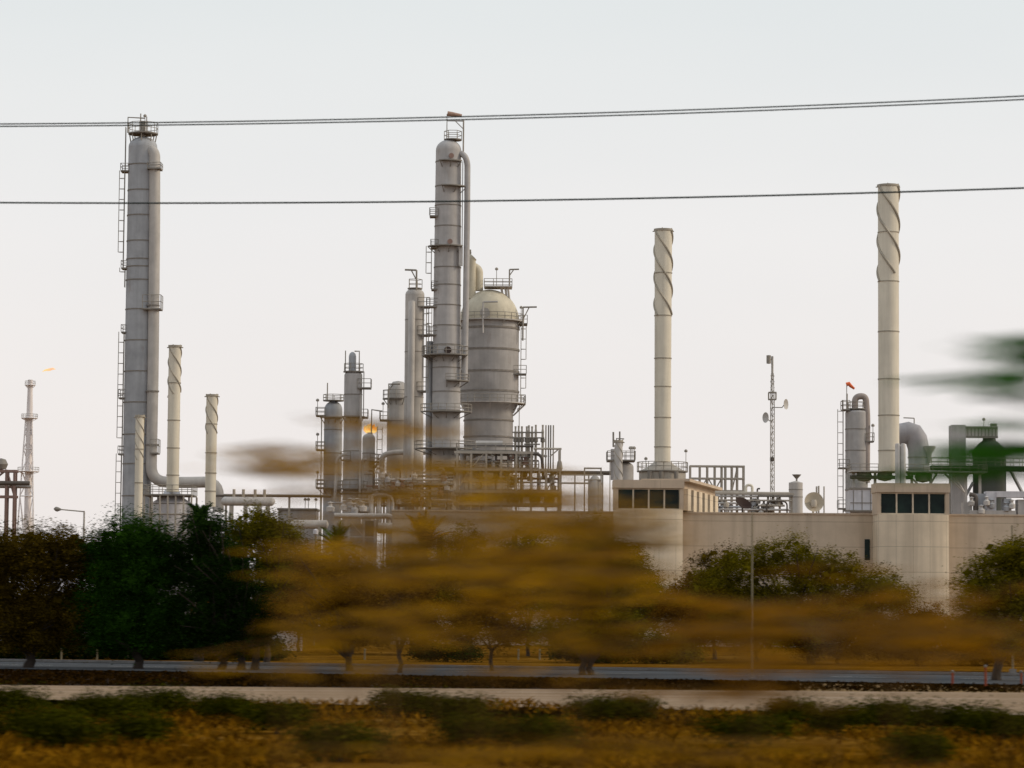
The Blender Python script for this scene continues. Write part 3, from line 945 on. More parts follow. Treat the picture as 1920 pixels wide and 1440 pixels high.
MB().box((-1.5, 0, st.z(983) / 2), (.4, .8, st.z(990))).box((1.2, 0, st.z(983) / 2), (.4, .8, st.z(990))).build('saddle', RACK, st.e)

# ------------------------------------------------------------------ right-middle plant behind the building
st = Site('round_vessel', 'small grey round vessel ringed by a railed platform beside the stubby flue', 'vessel', 1172, 880, 378)
r = st.m(32) / 2
shell(st, c0, [(r, 0), (r, st.z(878))] + dome_prof(r, st.z(876), st.m(10)), GREY2)
z = st.z(863)
box_platform(st, st.pt(1138, 863).x, st.pt(1190, 863).x, -2, 2, z, st.m(16))
for x in (1181, 1184, 1188):
    lamp(st, (st.pt(x, 850).x, -1.5, z), st.m(20))
MB().tube([st.pt(1150, 900, -1.5), st.pt(1150, 842, -1.5)], st.m(5), 10).build('side_column', GREY, st.e)
MB().tube([st.pt(1150, 838, -1.5), st.pt(1150, 810, -1.5)], st.m(1.7), 8).tube([st.pt(1162, 828, -1), st.pt(1162, 809, -1)], st.m(1.5), 8).tube([st.pt(1151, 838, -1.5), st.pt(1156, 832, -1.2), st.pt(1156, 822, -1.2), st.pt(1170, 823, -1)], st.m(1.2), 6).build('vent_pipe', DECK, st.e)
ladder(st, st.pt(1143, 880).x, -1.6, 1, z, -1, cage=False)

st = Site('heater_base', 'brown-grey furnace hood with railed deck at the foot of the lone cream chimney', 'heater', 1242, 885, 396)
r = st.m(44)
shell(st, c0, [(r, 0), (r, st.z(888)), (r * .98, st.z(884)), (st.m(24), st.z(873)), (st.m(16), st.z(866))], RACK, 'hood')
z = st.z(884)
platform(st, c0, st.m(30), r + .3, z, 0, 360, st.m(17), brackets=False)
lamp(st, (st.pt(1286, 870).x, 0, z), st.m(37))
lamp(st, (st.pt(1211, 870).x, 0, z), st.m(22))
for px_ in (1218, 1240, 1268):
    MB().tube([st.pt(px_, 884, -r - .2), st.pt(px_, 905, -r - .2)], .3, 8).build('burner_pipe', DECK, st.e)

rack('air_cooler_frame', 'open tan steel frame with dense posts, right of the lone cream chimney', 'steel frame', 365, 1294, 1394, [873, 896, 919], 9, 1.6,
     posts=[1294, 1312, 1326, 1340, 1353, 1360, 1372, 1382, 1394], w=.2, brace=((6, 2, 0), (1, 2, 1), (2, 1, 2), (3, 2, 1)), pipes=())

# long low pipe rack on the building line
st = Site('pipe_rack', 'low tangle of tan pipes above the long wall, between the two lookouts', 'pipe rack', 1395, 940, 300)
X = lambda px, py=940: st.pt(px, py).x
mb = MB()
for px_ in (1335, 1360, 1382, 1408, 1440, 1462, 1484):
    mb.box((X(px_), 0, st.z(924) / 2), (.22, .22, st.z(924)))
mb.build('post', RACK, st.e)
mb = MB().box(((X(1300) + X(1488)) / 2, 0, st.z(926)), (X(1488) - X(1300), 1.2, .2)).box(((X(1310) + X(1484)) / 2, 0, st.z(938)), (X(1484) - X(1310), 1.2, .14))
mb.build('beam', RACK, st.e)
for k, (a, b2, y_, m_) in enumerate(((1300, 1480, 924, RACK), (1310, 1420, 931, PALE), (1420, 1486, 930, DECK), (1335, 1400, 944, PALE), (1330, 1410, 951, BLUEG), (1420, 1470, 948, RACK), (1345, 1480, 956, GREY2))):
    MB().tube([(X(a), -.3 - .1 * k, st.z(y_)), (X(b2), -.3 - .1 * k, st.z(y_))], st.m(2), 8).build('pipe', m_, st.e)
MB().tube(fillet([(X(1436), -1, st.z(962)), (X(1436), -1, st.z(940)), (X(1474), -1, st.z(940)), (X(1474), -1, st.z(966))], .5), st.m(1.6), 8).build('loop_pipe', DARKP, st.e)
MB().tube(fillet([(X(1399), .4, st.z(925)), (X(1399), .4, st.z(909)), (X(1411), .4, st.z(909)), (X(1411), .4, st.z(925))], .6), st.m(2.6), 10).build('gooseneck', CREAM, st.e)
MB().tube(fillet([(X(1420), 0, st.z(925)), (X(1420), 0, st.z(916)), (X(1425), 0, st.z(916))], .3), st.m(1.6), 8).build('vent_pipe', DARKP, st.e)
for k in range(40):
    px_ = R.choice([R.uniform(1322, 1372), R.uniform(1405, 1470)])
    MB().lathe((X(px_), R.uniform(-1, .8), st.z(R.uniform(938, 962))), [(0, -.3), (.28, -.3), (.3, .1), (.12, .2), (.12, .4), (.3, .42), (0, .5)], 8).build('valve', R.choice([BLUEG, DECK, PALE, RACK, GREY2]), st.e)

# mast
st = Site('antenna_mast', 'thin guyed lattice mast with small dishes on short arms', 'mast', 1448, 800, 350)
mb = MB()
zt = st.z(700)
w0 = .27
zb = 0
for q in range(3):
    a = rad(90 + 120 * q)
    mb.tube([(w0 * math.cos(a), w0 * math.sin(a), 0), (w0 * math.cos(a), w0 * math.sin(a), zt - 4), (w0 * .5 * math.cos(a), w0 * .5 * math.sin(a), zt)], .06, 5)
z = 0
k = 0
while z < zt - 1:
    for q in range(3):
        a, b2 = rad(90 + 120 * q), rad(210 + 120 * q)
        A = (w0 * math.cos(a), w0 * math.sin(a)); B_ = (w0 * math.cos(b2), w0 * math.sin(b2))
        if k % 2: A, B_ = B_, A
        mb.tube([(*A, z), (*B_, z + .75)],   .03, 4, False)
    z += .75; k += 1
mb.build('lattice', MASTM, st.e)
MB().tube([(0, 0, zt - .3), (0, 0, st.z(668))], .14, 6).build('top_pole', MASTM, st.e)
mb = MB().lathe((-.45, 0, st.z(674)), [(.0, -.55), (.28, -.5), (.28, .5), (0, .55)], 10).box((-.2, 0, st.z(674)), (.4, .12, .12))
mb.build('antenna', RAIL, st.e)
mb = MB()
za, zb2 = st.z(749), st.z(736)
for z in (za, zb2):
    mb.box((0, 0, z), (.95, .95, .14))
for x in (-.45, .45):
    for y in (-.45, .45):
        mb.tube([(x, y, za), (x, y, zb2)], .05, 4)
mb.build('rest_platform', RAIL, st.e)
for px_, py_, sgn in ((1471, 758, 1), (1438, 783, -1)):
    p = st.pt(px_, py_)
    arm = MB().tube([(0, 0, p.z - .4), (p.x - sgn * .3, 0, p.z - .4), (p.x, 0, p.z)], .06, 5).build('arm', RAIL, st.e)
    mb = MB()
    mb.lathe((0, 0, 0), [(0.0, .0), (.3, .03), (.62, .16), (.66, .22), (.6, .2), (.28, .08), (0, .06)], 18)
    o = mb.build('dish', PALE, st.e, loc=(p.x, 0, p.z))
    o.rotation_euler = (rad(90), 0, rad(60 * sgn))
MB().lathe((0, 0, st.z(861)), [(0, -.3), (.3, -.2), (.3, .2), (0, .3)], 8).build('beacon', DARKP, st.e)

# silo with rooftop dish
st = Site('small_silo', 'squat grey silo with a funnel vent on top, between mast and round dish', 'silo', 1492, 930, 320)
r = st.m(26) / 2
shell(st, c0, [(r, 0), (r, st.z(905)), (r * .2, st.z(902))], GREY2)
MB().lathe((.1, 0, st.z(903)), [(.1, 0), (.1, .3), (.5, .75), (.52, .8), (0, .8)], 12).build('funnel_vent', DECK, st.e)
seam_rings(st, c0, r, [st.z(918), st.z(932)], .08, .03)
st = Site('vent_posts', 'cluster of thin upright vent pipes beside the round dish', 'vent pipes', 1537, 940, 310)
for px_, t_, w_ in ((1531, 912, 1.6), (1535, 911, 1.6), (1545, 912, 1.3)):
    p = st.pt(px_, t_)
    MB().tube([(p.x, 0, 0), (p.x, 0, p.z)], st.m(w_), 8).build('vent_pipe', RACK, st.e)

# ------------------------------------------------------------------ M: right column
st = Site('distillation_column', 'stout grey column with an inverted-U pipe at right, below the red windsock', 'column', 1606, 860, 395, grp)
r = st.m(42) / 2
zt = st.z(774)
shell(st, c0, [(r, 0), (r, zt)] + dome_prof(r, zt, st.m(7)), GREY)
seam_rings(st, c0, r, [st.z(y) for y in (805, 845, 885)], .12, .05)
P = [st.pt(1603, 770, -.6), st.pt(1603, 744, -.6), st.pt(1623, 742, -.6), st.pt(1626, 780, -.6), st.pt(1625, 905, -.6)]
MB().tube(fillet(P, 1.0, 8), st.m(6), 14).build('vapour_pipe', paint('brown_grey_steel', (.40, .335, .30)), st.e)
platform(st, c0, .3, r - .1, st.z(767), 0, 360, st.m(13), brackets=False)
box_platform(st, st.pt(1578, 768).x, -r + .5, -1.3, 1, st.z(768), st.m(16), sides='xyY')
mb = MB().tube([st.pt(1588, 770, -1), st.pt(1588, 738, -1)], .12, 5).tube([st.pt(1580, 770, -1), st.pt(1580, 750, -1)], .12, 5)
mb.build('davit', RAIL, st.e)
ladder(st, st.pt(1580, 850).x, -.5, 1, st.z(768), -1, cage=True, mat=PALE)
box_platform(st, r - .4, st.pt(1637, 827).x, -1.2, .6, st.z(827), 1.1, sides='Xy')
lamp(st, (st.pt(1635, 820).x, -1, st.z(827)), 2.0)
box_platform(st, st.pt(1572, 877).x, -r + .4, -1.2, .8, st.z(877), 1.1, sides='xy')
box_platform(st, st.pt(1571, 955).x, -r + .4, -1.2, .8, st.z(953), 1.1, sides='xy')

st = Site('windsock', 'small red windsock on a thin pole above the stout column', 'windsock', 1587.5, 740, 399)
zt = st.z(719)
MB().tube([(0, 0, 0), (0, 0, zt)], .06, 5).build('pole', RAIL, st.e)
q0, q1 = st.pt(1587, 721), st.pt(1602, 729)
MB().tube([q0, q0 + Vector((.35, 0, .12)), q0.lerp(q1, .55) + Vector((0, 0, .12)), q1], [.3, .3, .24, .15], 10).build('sock', SOCK, st.e)

st = Site('process_deck', 'railed steel deck running from the stout column behind the second lookout', 'deck', 1690, 888, 392)
X = lambda px, py=900: st.pt(px, py).x
z = st.z(887)
box_platform(st, X(1584), X(1835), -7.2, -3.0, z, st.m(12), GREY2, sides='yxX')
mb = MB()
for px_ in (1592, 1632, 1700, 1735, 1800, 1826):
    mb.box((X(px_), -5, (z - .25) / 2), (.35, .35, z - .25))
for a, b2 in ((1690, 1725), (1745, 1725), (1760, 1796), (1775, 1796)):
    mb.bar((X(a), -5.5, z - .3), (X(b2), -5.5, st.z(925)), .2)
mb.build('support', GREY2, st.e)
for px_, py_ in ((1612, 896), (1650, 895), (1720, 897)):
    MB().lathe((X(px_), -5, st.z(py_)), [(0, -.8), (.9, -.6), (1.1, 0), (.9, .5), (0, .6)], 12).build('valve', DECK, st.e)
MB().tube([(X(1584), -6, st.z(899)), (X(1700), -6, st.z(899))], .25, 8).build('pipe', DARKP, st.e)

st = Site('panel_shed', 'white panelled shed at the foot of the stout column', 'shed', 1612, 936, 380)
MB().box((0, 0, st.z(919) / 2), (st.m(44), 5, st.z(919))).build('wall', SHED, st.e)
MB().box((0, 0, st.z(919) + .12), (st.m(47), 5.3, .24)).build('roof', DECK, st.e)
mb = MB()
for px_ in (1596, 1612, 1628):
    mb.box((st.pt(px_, 936).x, -2.53, st.z(940)), (.1, .06, st.m(38)))
mb.box((0, -2.54, st.z(944)), (st.m(44), .07, .12))
mb.build('panel_joint', SEAM, st.e)
box_platform(st, -st.m(36), st.m(30), -4, -2.6, st.z(958), 0)

st = Site('exhaust_duct', 'fat grey bent duct with a dark open mouth facing left, beside the tallest chimney', 'duct', 1710, 850, 388)
p = [st.pt(1682, 815), st.pt(1694, 813), st.pt(1703, 811), st.pt(1712, 814), st.pt(1718, 824), st.pt(1722, 840), st.pt(1723, 860), st.pt(1723, 890)]
MB().tube(p, [st.m(20), st.m(20), st.m(20.5), st.m(21), st.m(21), st.m(20), st.m(20), st.m(20)], 24).build('duct', paint('duct_steel', (.36, .345, .36)), st.e)
q = st.pt(1681.5, 815)
MB().tube([q, q + Vector((.25, 0, 0))], st.m(18.4), 24).build('duct_mouth', plain('duct_inside', (.10, .085, .10)), st.e)
seam_rings(st, (st.pt(1723, 870).x, 0), st.m(20), [st.z(858), st.z(880)], .15, .08)
MB().lathe((st.pt(1740, 850).x, -1, st.z(852)), [(.3, -1.2), (.35, 0), (.9, .9), (.9, 1.1), (0, 1.1)], 12).build('funnel_vent', GREY, st.e)
davit(st, (st.pt(1714, 800).x, 0, st.z(806)), st.m(22), -st.m(20), .08, False)
st = Site('silencer_stacks', 'pair of pale slim cylinders standing in front of the bent duct', 'cylinders', 1689, 870, 376)
for px_ in (1683, 1693):
    p = st.pt(px_, 836)
    MB().lathe((p.x, 0, 0), [(st.m(5), 0), (st.m(5), p.z), (st.m(4), p.z + .3), (0, p.z + .35)], 16).build('cylinder', PALE, st.e)

st = Site('regenerator_portal', 'grey portal tower with a crosshead over a dark hopper vessel at the right edge', 'portal tower', 1825, 870, 400)
X = lambda px, py=870: st.pt(px, py).x
MB().box((X(1795), 0, st.z(798) / 2), (st.m(26), 3, st.z(798))).build('leg', GREY, st.e)
MB().box(((X(1809) + X(1868)) / 2, 0, st.z(810)), (X(1868) - X(1808.6), 2.6, st.m(20))).build('crosshead', GREY2, st.e)
mb = MB()
for k in range(9):
    mb.box((X(1812 + 6.5 * k), -1.36, st.z(812)), (.12, .1, st.m(16)))
mb.box(((X(1809) + X(1868)) / 2, -1.4, st.z(820.5)), (X(1868) - X(1809), .15, .3))
mb.box(((X(1809) + X(1868)) / 2, -1.38, st.z(803)), (X(1868) - X(1809), .12, .25))
mb.build('stiffener', DECK, st.e)
lamp(st, (X(1845), 0, st.z(800)), .9)
MB().box((X(1863), 0, st.z(798)), (.8, 1, .6)).build('winch_box', DECK, st.e)
cv = (X(1855), 0)
rv = st.m(31)
shell(st, cv, [(rv, 0), (rv, st.z(848)), (rv * 1.06, st.z(846)), (rv * .96, st.z(843)), (rv * .62, st.z(831)), (rv * .40, st.z(826)), (rv * .38, st.z(819))], paint('dark_hopper_steel', (.10, .11, .095)), 'hopper')
mb = MB().bar((X(1890), -1, st.z(878)), (X(1920), -1, st.z(935)), .35).bar((X(1822), -1, st.z(905)), (X(1806), -1, st.z(935)), .3).bar((X(1820), -1, st.z(880)), (X(1808), -1, st.z(895)), .3)
mb.build('strut', BLUEG, st.e)
box_platform(st, X(1738), X(1990), -4.6, -2.2, st.z(876), st.m(15), plain('dark_deck', (.09, .10, .085)), sides='yY')
MB().tube([(X(1736), -4, st.z(881)), (X(1990), -4, st.z(883))], .34, 10).build('pipe', plain('dark_deck_pipe', (.06, .07, .055)), st.e)
ladder(st, X(1779), -1, 1, st.z(850), -1, cage=False)

st = Site('pump_house', 'grey cluster of pump boxes and ducts under the dark hopper vessel', 'pump house', 1860, 945, 372)
X = lambda px, py=950: st.pt(px, py).x
for x0, x1, y0, y1, m_ in ((1822, 1846, 926, 948, BLUEG), (1846, 1864, 922, 962, SHED), (1864, 1932, 922, 933, SHED), (1878, 1892, 935, 966, BLUEG), (1905, 1930, 937, 968, GREY), (1815, 1900, 958, 972, GREY2), (1806, 1822, 942, 968, GREY2)):
    MB().box(((X(x0) + X(x1)) / 2, R.uniform(-1, 1), (st.z(y0) + st.z(y1)) / 2), (X(x1) - X(x0), 2.2, st.z(y0) - st.z(y1))).build('casing', m_, st.e)
for k in range(6):
    MB().lathe((X(R.uniform(1808, 1918)), R.uniform(-2.5, -1.4), st.z(R.uniform(940, 964))), [(0, -.5), (.4, -.4), (.45, .1), (.2, .3), (.2, .6), (.42, .62), (0, .78)], 10).build('valve', R.choice([BLUEG, DECK, PALE, GREY2]), st.e)
MB().tube(fillet([(X(1826), -1.6, st.z(962)), (X(1826), -1.6, st.z(930)), (X(1814), -1.6, st.z(928))], .6), .3, 8).build('elbow_pipe', DARKP, st.e)
MB().box((X(1870), 0, st.z(970) / 2), (X(1932) - X(1808), 3, st.z(970))).build('plinth', GREY2, st.e)

# ------------------------------------------------------------------ long building with two lookouts
st = Site('guard_building', 'long sand coloured precast building with two glazed lookouts and slot windows', 'building', 1450, 1040, 222)
X = lambda px, py=1000, d=0: st.pt(px, py, d).x
x0, x1 = X(735), X(2150)
zw = st.pt(1450, 964).z
MB().box(((x0 + x1) / 2, 8, zw / 2), (x1 - x0, 16, zw)).build('wall', CONC, st.e)
MB().box(((x0 + x1) / 2, 8, zw + .06), (x1 - x0 + .2, 16.2, .12)).build('parapet', TRIM, st.e)


def lookout(xa, xb, yt, yg0, yg1, panes, dep, label):
    """xa..xb picture columns, yt roof, yg0..yg1 glass band"""
    ax, bx = X(xa, yg1), X(xb, yg1)
    w = bx - ax
    zt_, zg0, zg1 = st.pt((xa + xb) / 2, yt).z, st.pt((xa + xb) / 2, yg0).z, st.pt((xa + xb) / 2, yg1).z
    cx = (ax + bx) / 2
    # rounded front below the glass
    mb = MB()
    n = 20
    bulge = .75
    prof = []
    for k in range(n + 1):
        t = -1 + 2 * k / n
        prof.append((cx + t * w * .492, -dep - bulge * math.sqrt(max(0, 1 - (t * .94) ** 2)) + bulge * .34))
    prof = [(cx - w * .492, -.02)] + prof + [(cx + w * .492, -.02)]
    base = len(mb.v)
    m = len(prof)
    for z in (0, zg1):
        for x, y in prof:
            mb.v.append((x, y, z))
    for k in range(m - 1):
        mb.f.append((k, k + 1, m + k + 1, m + k))
    mb.f.append(tuple(range(2 * m - 1, m - 1, -1)))
    tw = mb.build('lookout_shaft', CONC2, st.e, angle=30)
    # cabin: two side cheeks, roof band, back, sill
    mb = MB()
    pw = w * .05
    mb.box((ax + pw / 2, -dep / 2, (zg1 + zg0) / 2 + .004), (pw, dep - .06, zg0 - zg1))
    mb.box((bx - pw / 2, -dep / 2, (zg1 + zg0) / 2 + .004), (pw, dep - .06, zg0 - zg1))
    mb.box((cx, -dep / 2, (zt_ + zg0) / 2), (w + .12, dep + .12, zt_ - zg0))
    cab = mb.build('lookout_cabin', TRIM, st.e)
    win = MB()
    gx0, gx1 = ax + pw, bx - pw
    for k in range(panes + 1):
        x = gx0 + (gx1 - gx0) * k / panes
        win.box((x, -dep + .20, (zg0 + zg1) / 2 + .01), (.11, .14, zg0 - zg1 - .03))
    win.box(((gx0 + gx1) / 2, -dep + .20, zg1 + .06), (gx1 - gx0, .12, .09))
    win.box(((gx0 + gx1) / 2, -dep + .20, zg0 - .06), (gx1 - gx0, .12, .09))
    wo = win.build('window', MULL, cab)
    for k in range(panes):
        xa_ = gx0 + (gx1 - gx0) * k / panes + .06
        xb_ = gx0 + (gx1 - gx0) * (k + 1) / panes - .06
        MB().box(((xa_ + xb_) / 2, -dep + .27, (zg0 + zg1) / 2), (xb_ - xa_, .03, zg0 - zg1 - .1)).build('pane', GLASS, st.e)
    MB().box((cx, -.4, (zg0 + zg1) / 2), (w - 2 * pw - .1, .3, zg0 - zg1 - .02)).build('back_wall', DARKP, st.e)
    return zt_, zg0, zg1, bx


lookout(1635, 1769, 909, 926, 967, 4, 3.0, '')
zt_, zg0, zg1, bx = lookout(1149, 1277, 903, 918, 958, 4, 3.0, '')
# the wing that runs back from the left lookout, with upright fins
A0 = Vector((bx + .02, -2.7, 0)); 
B0 = U(1343, 940, 236) - st.o
d = (B0 - A0); d.z = 0
L = d.length; d.normalize(); nrm = Vector((d.y, -d.x, 0))
ang = math.atan2(d.y, d.x)
mid = A0 + d * L / 2 - nrm * 1.6
MB().box((mid.x, mid.y, zg1 + (zt_ - zg1) / 2 - .05), (L, 3.0, zt_ - zg1 - .1), ang).build('wing', TRIM, st.e)
mid2 = A0 + d * L / 2 - nrm * 1.4
MB().box((mid2.x, mid2.y, zt_ + .02), (L + .2, 3.8, .22), ang).build('wing_roof', TRIM, st.e)
for k in range(6):
    q = A0 + d * (L * (k + .5) / 6)
    MB().box((q.x + nrm.x * .0, q.y + nrm.y * .0, (zg0 + zg1) / 2), (L / 11, .5, zg0 - zg1), ang).build('fin', CONC2, st.e)
for k in range(5):
    q = A0 + d * (L * (k + 1.0) / 6) - nrm * .06
    MB().box((q.x, q.y, (zg0 + zg1) / 2), (L / 16, .16, zg0 - zg1 - .2), ang).build('slot_window', GLASS, st.e)
for xa, xb, ya, yb in ((1270, 1279, 1006, 1052), (1621, 1631, 1011, 1050), (1770, 1778, 1014, 1065), (1771, 1777, 1104, 1150), (1271, 1279, 1100, 1150), (1622, 1630, 1102, 1150), (820, 830, 1003, 1046), (960, 970, 1004, 1048), (1100, 1110, 1005, 1050), (1900, 1908, 1014, 1065)):
    pa, pb = st.pt(xa, ya), st.pt(xb, yb)
    MB().box(((pa.x + pb.x) / 2, -.02, (pa.z + pb.z) / 2), (pb.x - pa.x, .10, pa.z - pb.z)).build('slot_window', GLASS, st.e)

# roof dishes
st = Site('satellite_dish', 'dark mesh satellite dish tilted skyward on the long roof', 'dish', 1392, 958, 226)
zr = zw + .12
o = MB().lathe((0, 0, 0), [(0, 0), (.25, .02), (.48, .1), (.66, .24), (.70, .28), (.64, .25), (.45, .13), (0, .05)], 24).build('reflector', DISH, st.e, loc=(0, 0, st.z(948)))
o.rotation_euler = (rad(35), rad(25), 0)
MB().tube([(.0, .1, zr), (0, .1, st.z(950))], .06, 6).tube([(-.25, .1, zr + .02), (.3, .1, zr + .02)], .05, 5).build('mount', DISH, st.e)
st = Site('satellite_dish', 'tan round satellite dish facing the viewer on the long roof', 'dish', 1525, 958, 226)
o = MB().lathe((0, 0, 0), [(0, 0), (.25, .02), (.5, .09), (.74, .22), (.79, .26), (.72, .24), (.5, .12), (0, .04)], 28).build('reflector', DISHL, st.e, loc=(0, 0, st.z(942)))
o.rotation_euler = (rad(82), 0, rad(8))
MB().tube([(0, .2, zr), (0, .2, st.z(944))], .08, 6).tube([(-.3, .2, zr + .03), (.3, .2, zr + .03)], .06, 5).build('mount', DISHL, st.e)
o = MB().lathe((0, -.35, st.z(944)), [(0, -.3), (.2, -.28), (.26, 0), (.2, .28), (0, .3)], 14).build('feed', RACK, st.e)

# ------------------------------------------------------------------ ground, roads
def sheet(name, pts, z, mat, kind='structure'):
    mb = MB()
    n = len(pts)
    mb.v = [(p[0], p[1], z) for p in pts]
    mb.f = [tuple(range(n))]
    o = mb.build(name, mat, smooth=False)
    o['kind'] = kind
    return o


gm, nt, b = new_mat('desert_ground')
n1 = noise(nt, .18, 8, (1, 2.2, 1), .65)
n2 = noise(nt, 1.4, 6, (1, 1.8, 1), .7)
ca = ramp(nt, n1, [(.32, (.05, .022, .002)), (.46, (.165, .072, .005)), (.6, (.27, .13, .017)), (.8, (.40, .24, .08))])
cb = ramp(nt, n2, [(.35, (.35, .35, .35)), (.65, (1.15, 1.15, 1.15))])
nt.links.new(mixc(nt, 1, ca, cb, 'MULTIPLY'), b.inputs['Base Color'])
b.inputs['Roughness'].default_value = 1.0
b.inputs['Specular IOR Level'].default_value = 0.0
bp = nt.nodes.new('ShaderNodeBump'); bp.inputs['Strength'].default_value = .6; bp.inputs['Distance'].default_value = .3
nt.links.new(n2, bp.inputs['Height']); nt.links.new(bp.outputs[0], b.inputs['Normal'])
sheet('ground', [(-9000, -200), (9000, -200), (9000, 12000), (-9000, 12000)], 0, gm)


def surf(name, stops, sx=(1, 1, 1), scale=.6, b2=(.8, 1.1)):
    m, nt, b = new_mat(name)
    c1 = ramp(nt, noise(nt, scale, 7, sx, .65), stops)
    c2 = ramp(nt, noise(nt, 4, 5), [(.3, (b2[0],) * 3), (.7, (b2[1],) * 3)])
    nt.links.new(mixc(nt, 1, c1, c2, 'MULTIPLY'), b.inputs['Base Color'])
    b.inputs['Roughness'].default_value = 1.0
    b.inputs['Specular IOR Level'].default_value = 0.05
    return m


ASPH = surf('asphalt', [(.3, (.045, .048, .052)), (.7, (.095, .10, .108))], (.15, 1, 1))
TRACK = surf('sand_track', [(.3, (.23, .15, .085)), (.5, (.29, .20, .125)), (.7, (.37, .285, .21))], (.06, 1.2, 1), .5)
SHADED_LITTER = surf('shaded_leaf_litter', [(.35, (.006, .003, .001)), (.7, (.03, .013, .003))], (.5, 1, 1), .5)  # near-black litter: shade under the trees is put into the colour


def strip(name, left, right, z, mat, ext=2200):
    """left/right: (far row, near row) in the survey photo at columns 0 and 1920"""
    f0, n0, f1, n1 = G(0, left[0]), G(0, left[1]), G(1920, right[0]), G(1920, right[1])
    df, dn = (f1 - f0), (n1 - n0)
    k = 4
    return sheet(name, [n0 - dn * k, n1 + dn * k, f1 + df * k, f0 - df * k], z, mat)


strip('road', (1241, 1254), (1268, 1284), .008, ASPH)
nt = SHADED_LITTER.node_tree
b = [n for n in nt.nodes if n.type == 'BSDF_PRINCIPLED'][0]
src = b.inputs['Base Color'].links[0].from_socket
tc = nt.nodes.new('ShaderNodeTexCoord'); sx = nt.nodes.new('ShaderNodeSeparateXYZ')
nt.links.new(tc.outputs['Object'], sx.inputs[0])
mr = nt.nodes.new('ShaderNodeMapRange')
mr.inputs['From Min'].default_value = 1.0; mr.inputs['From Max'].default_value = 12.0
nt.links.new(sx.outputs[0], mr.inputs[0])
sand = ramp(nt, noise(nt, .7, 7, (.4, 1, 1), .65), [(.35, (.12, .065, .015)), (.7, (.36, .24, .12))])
nt.links.new(mixc(nt, mr.outputs[0], src, sand), b.inputs['Base Color'])  # painted tree shade at left gives way to bare sand at right
strip('verge', (1256, 1285), (1288, 1299), .004, SHADED_LITTER)
strip('sand_track', (1285, 1311), (1299, 1341), .008, TRACK)
# kerb along the far side of the road
f0, f1 = G(0, 1240), G(1920, 1267)
kd = (f1 - f0)
a, b_ = f0 - kd * 2, f1 + kd * 2
m_ = (a + b_) / 2
kb = MB().box((0, 0, .065), ((b_ - a).length, .3, .13)).build('kerb', KERB, loc=m_)
kb.rotation_euler = (0, 0, math.atan2(kd.y, kd.x))
kb['kind'] = 'structure'
f0, f1 = G(0, 1246.5), G(1920, 1274.5)
mid_ = (f0 + f1) / 2
ln = MB()
for k in range(-14, 15):
    ln.box((k * 6.0, 0, .001), (3.0, .12, .002))
lo = ln.build('road_marking', plain('road_paint', (.45, .45, .42)), loc=(mid_.x, mid_.y, .014))
lo.rotation_euler = (0, 0, math.atan2((f1 - f0).y, (f1 - f0).x))
lo['kind'] = 'structure'


# ------------------------------------------------------------------ vegetation
def leaf(mb, p, s, rng, flat=.0, asp=2.2, dirn=None):
    if dirn is None:
        a = rng.uniform(0, 2 * PI); t = rng.uniform(-1, 1) * (1 - flat)
        u = Vector((math.cos(a), math.sin(a), t)).normalized()
    else:
        u = (dirn + Vector((rng.gauss(0, .25), rng.gauss(0, .25), rng.gauss(0, .12)))).normalized()
    w = u.cross(Vector((rng.gauss(0, 1), rng.gauss(0, 1), rng.gauss(0, 1))))
    if w.length < 1e-4:
        w = u.orthogonal()
    w.normalize()
    h = u * s * .5
    k = w * s / asp * .5
    mb.quad(p - h, p + k, p + h, p - k)


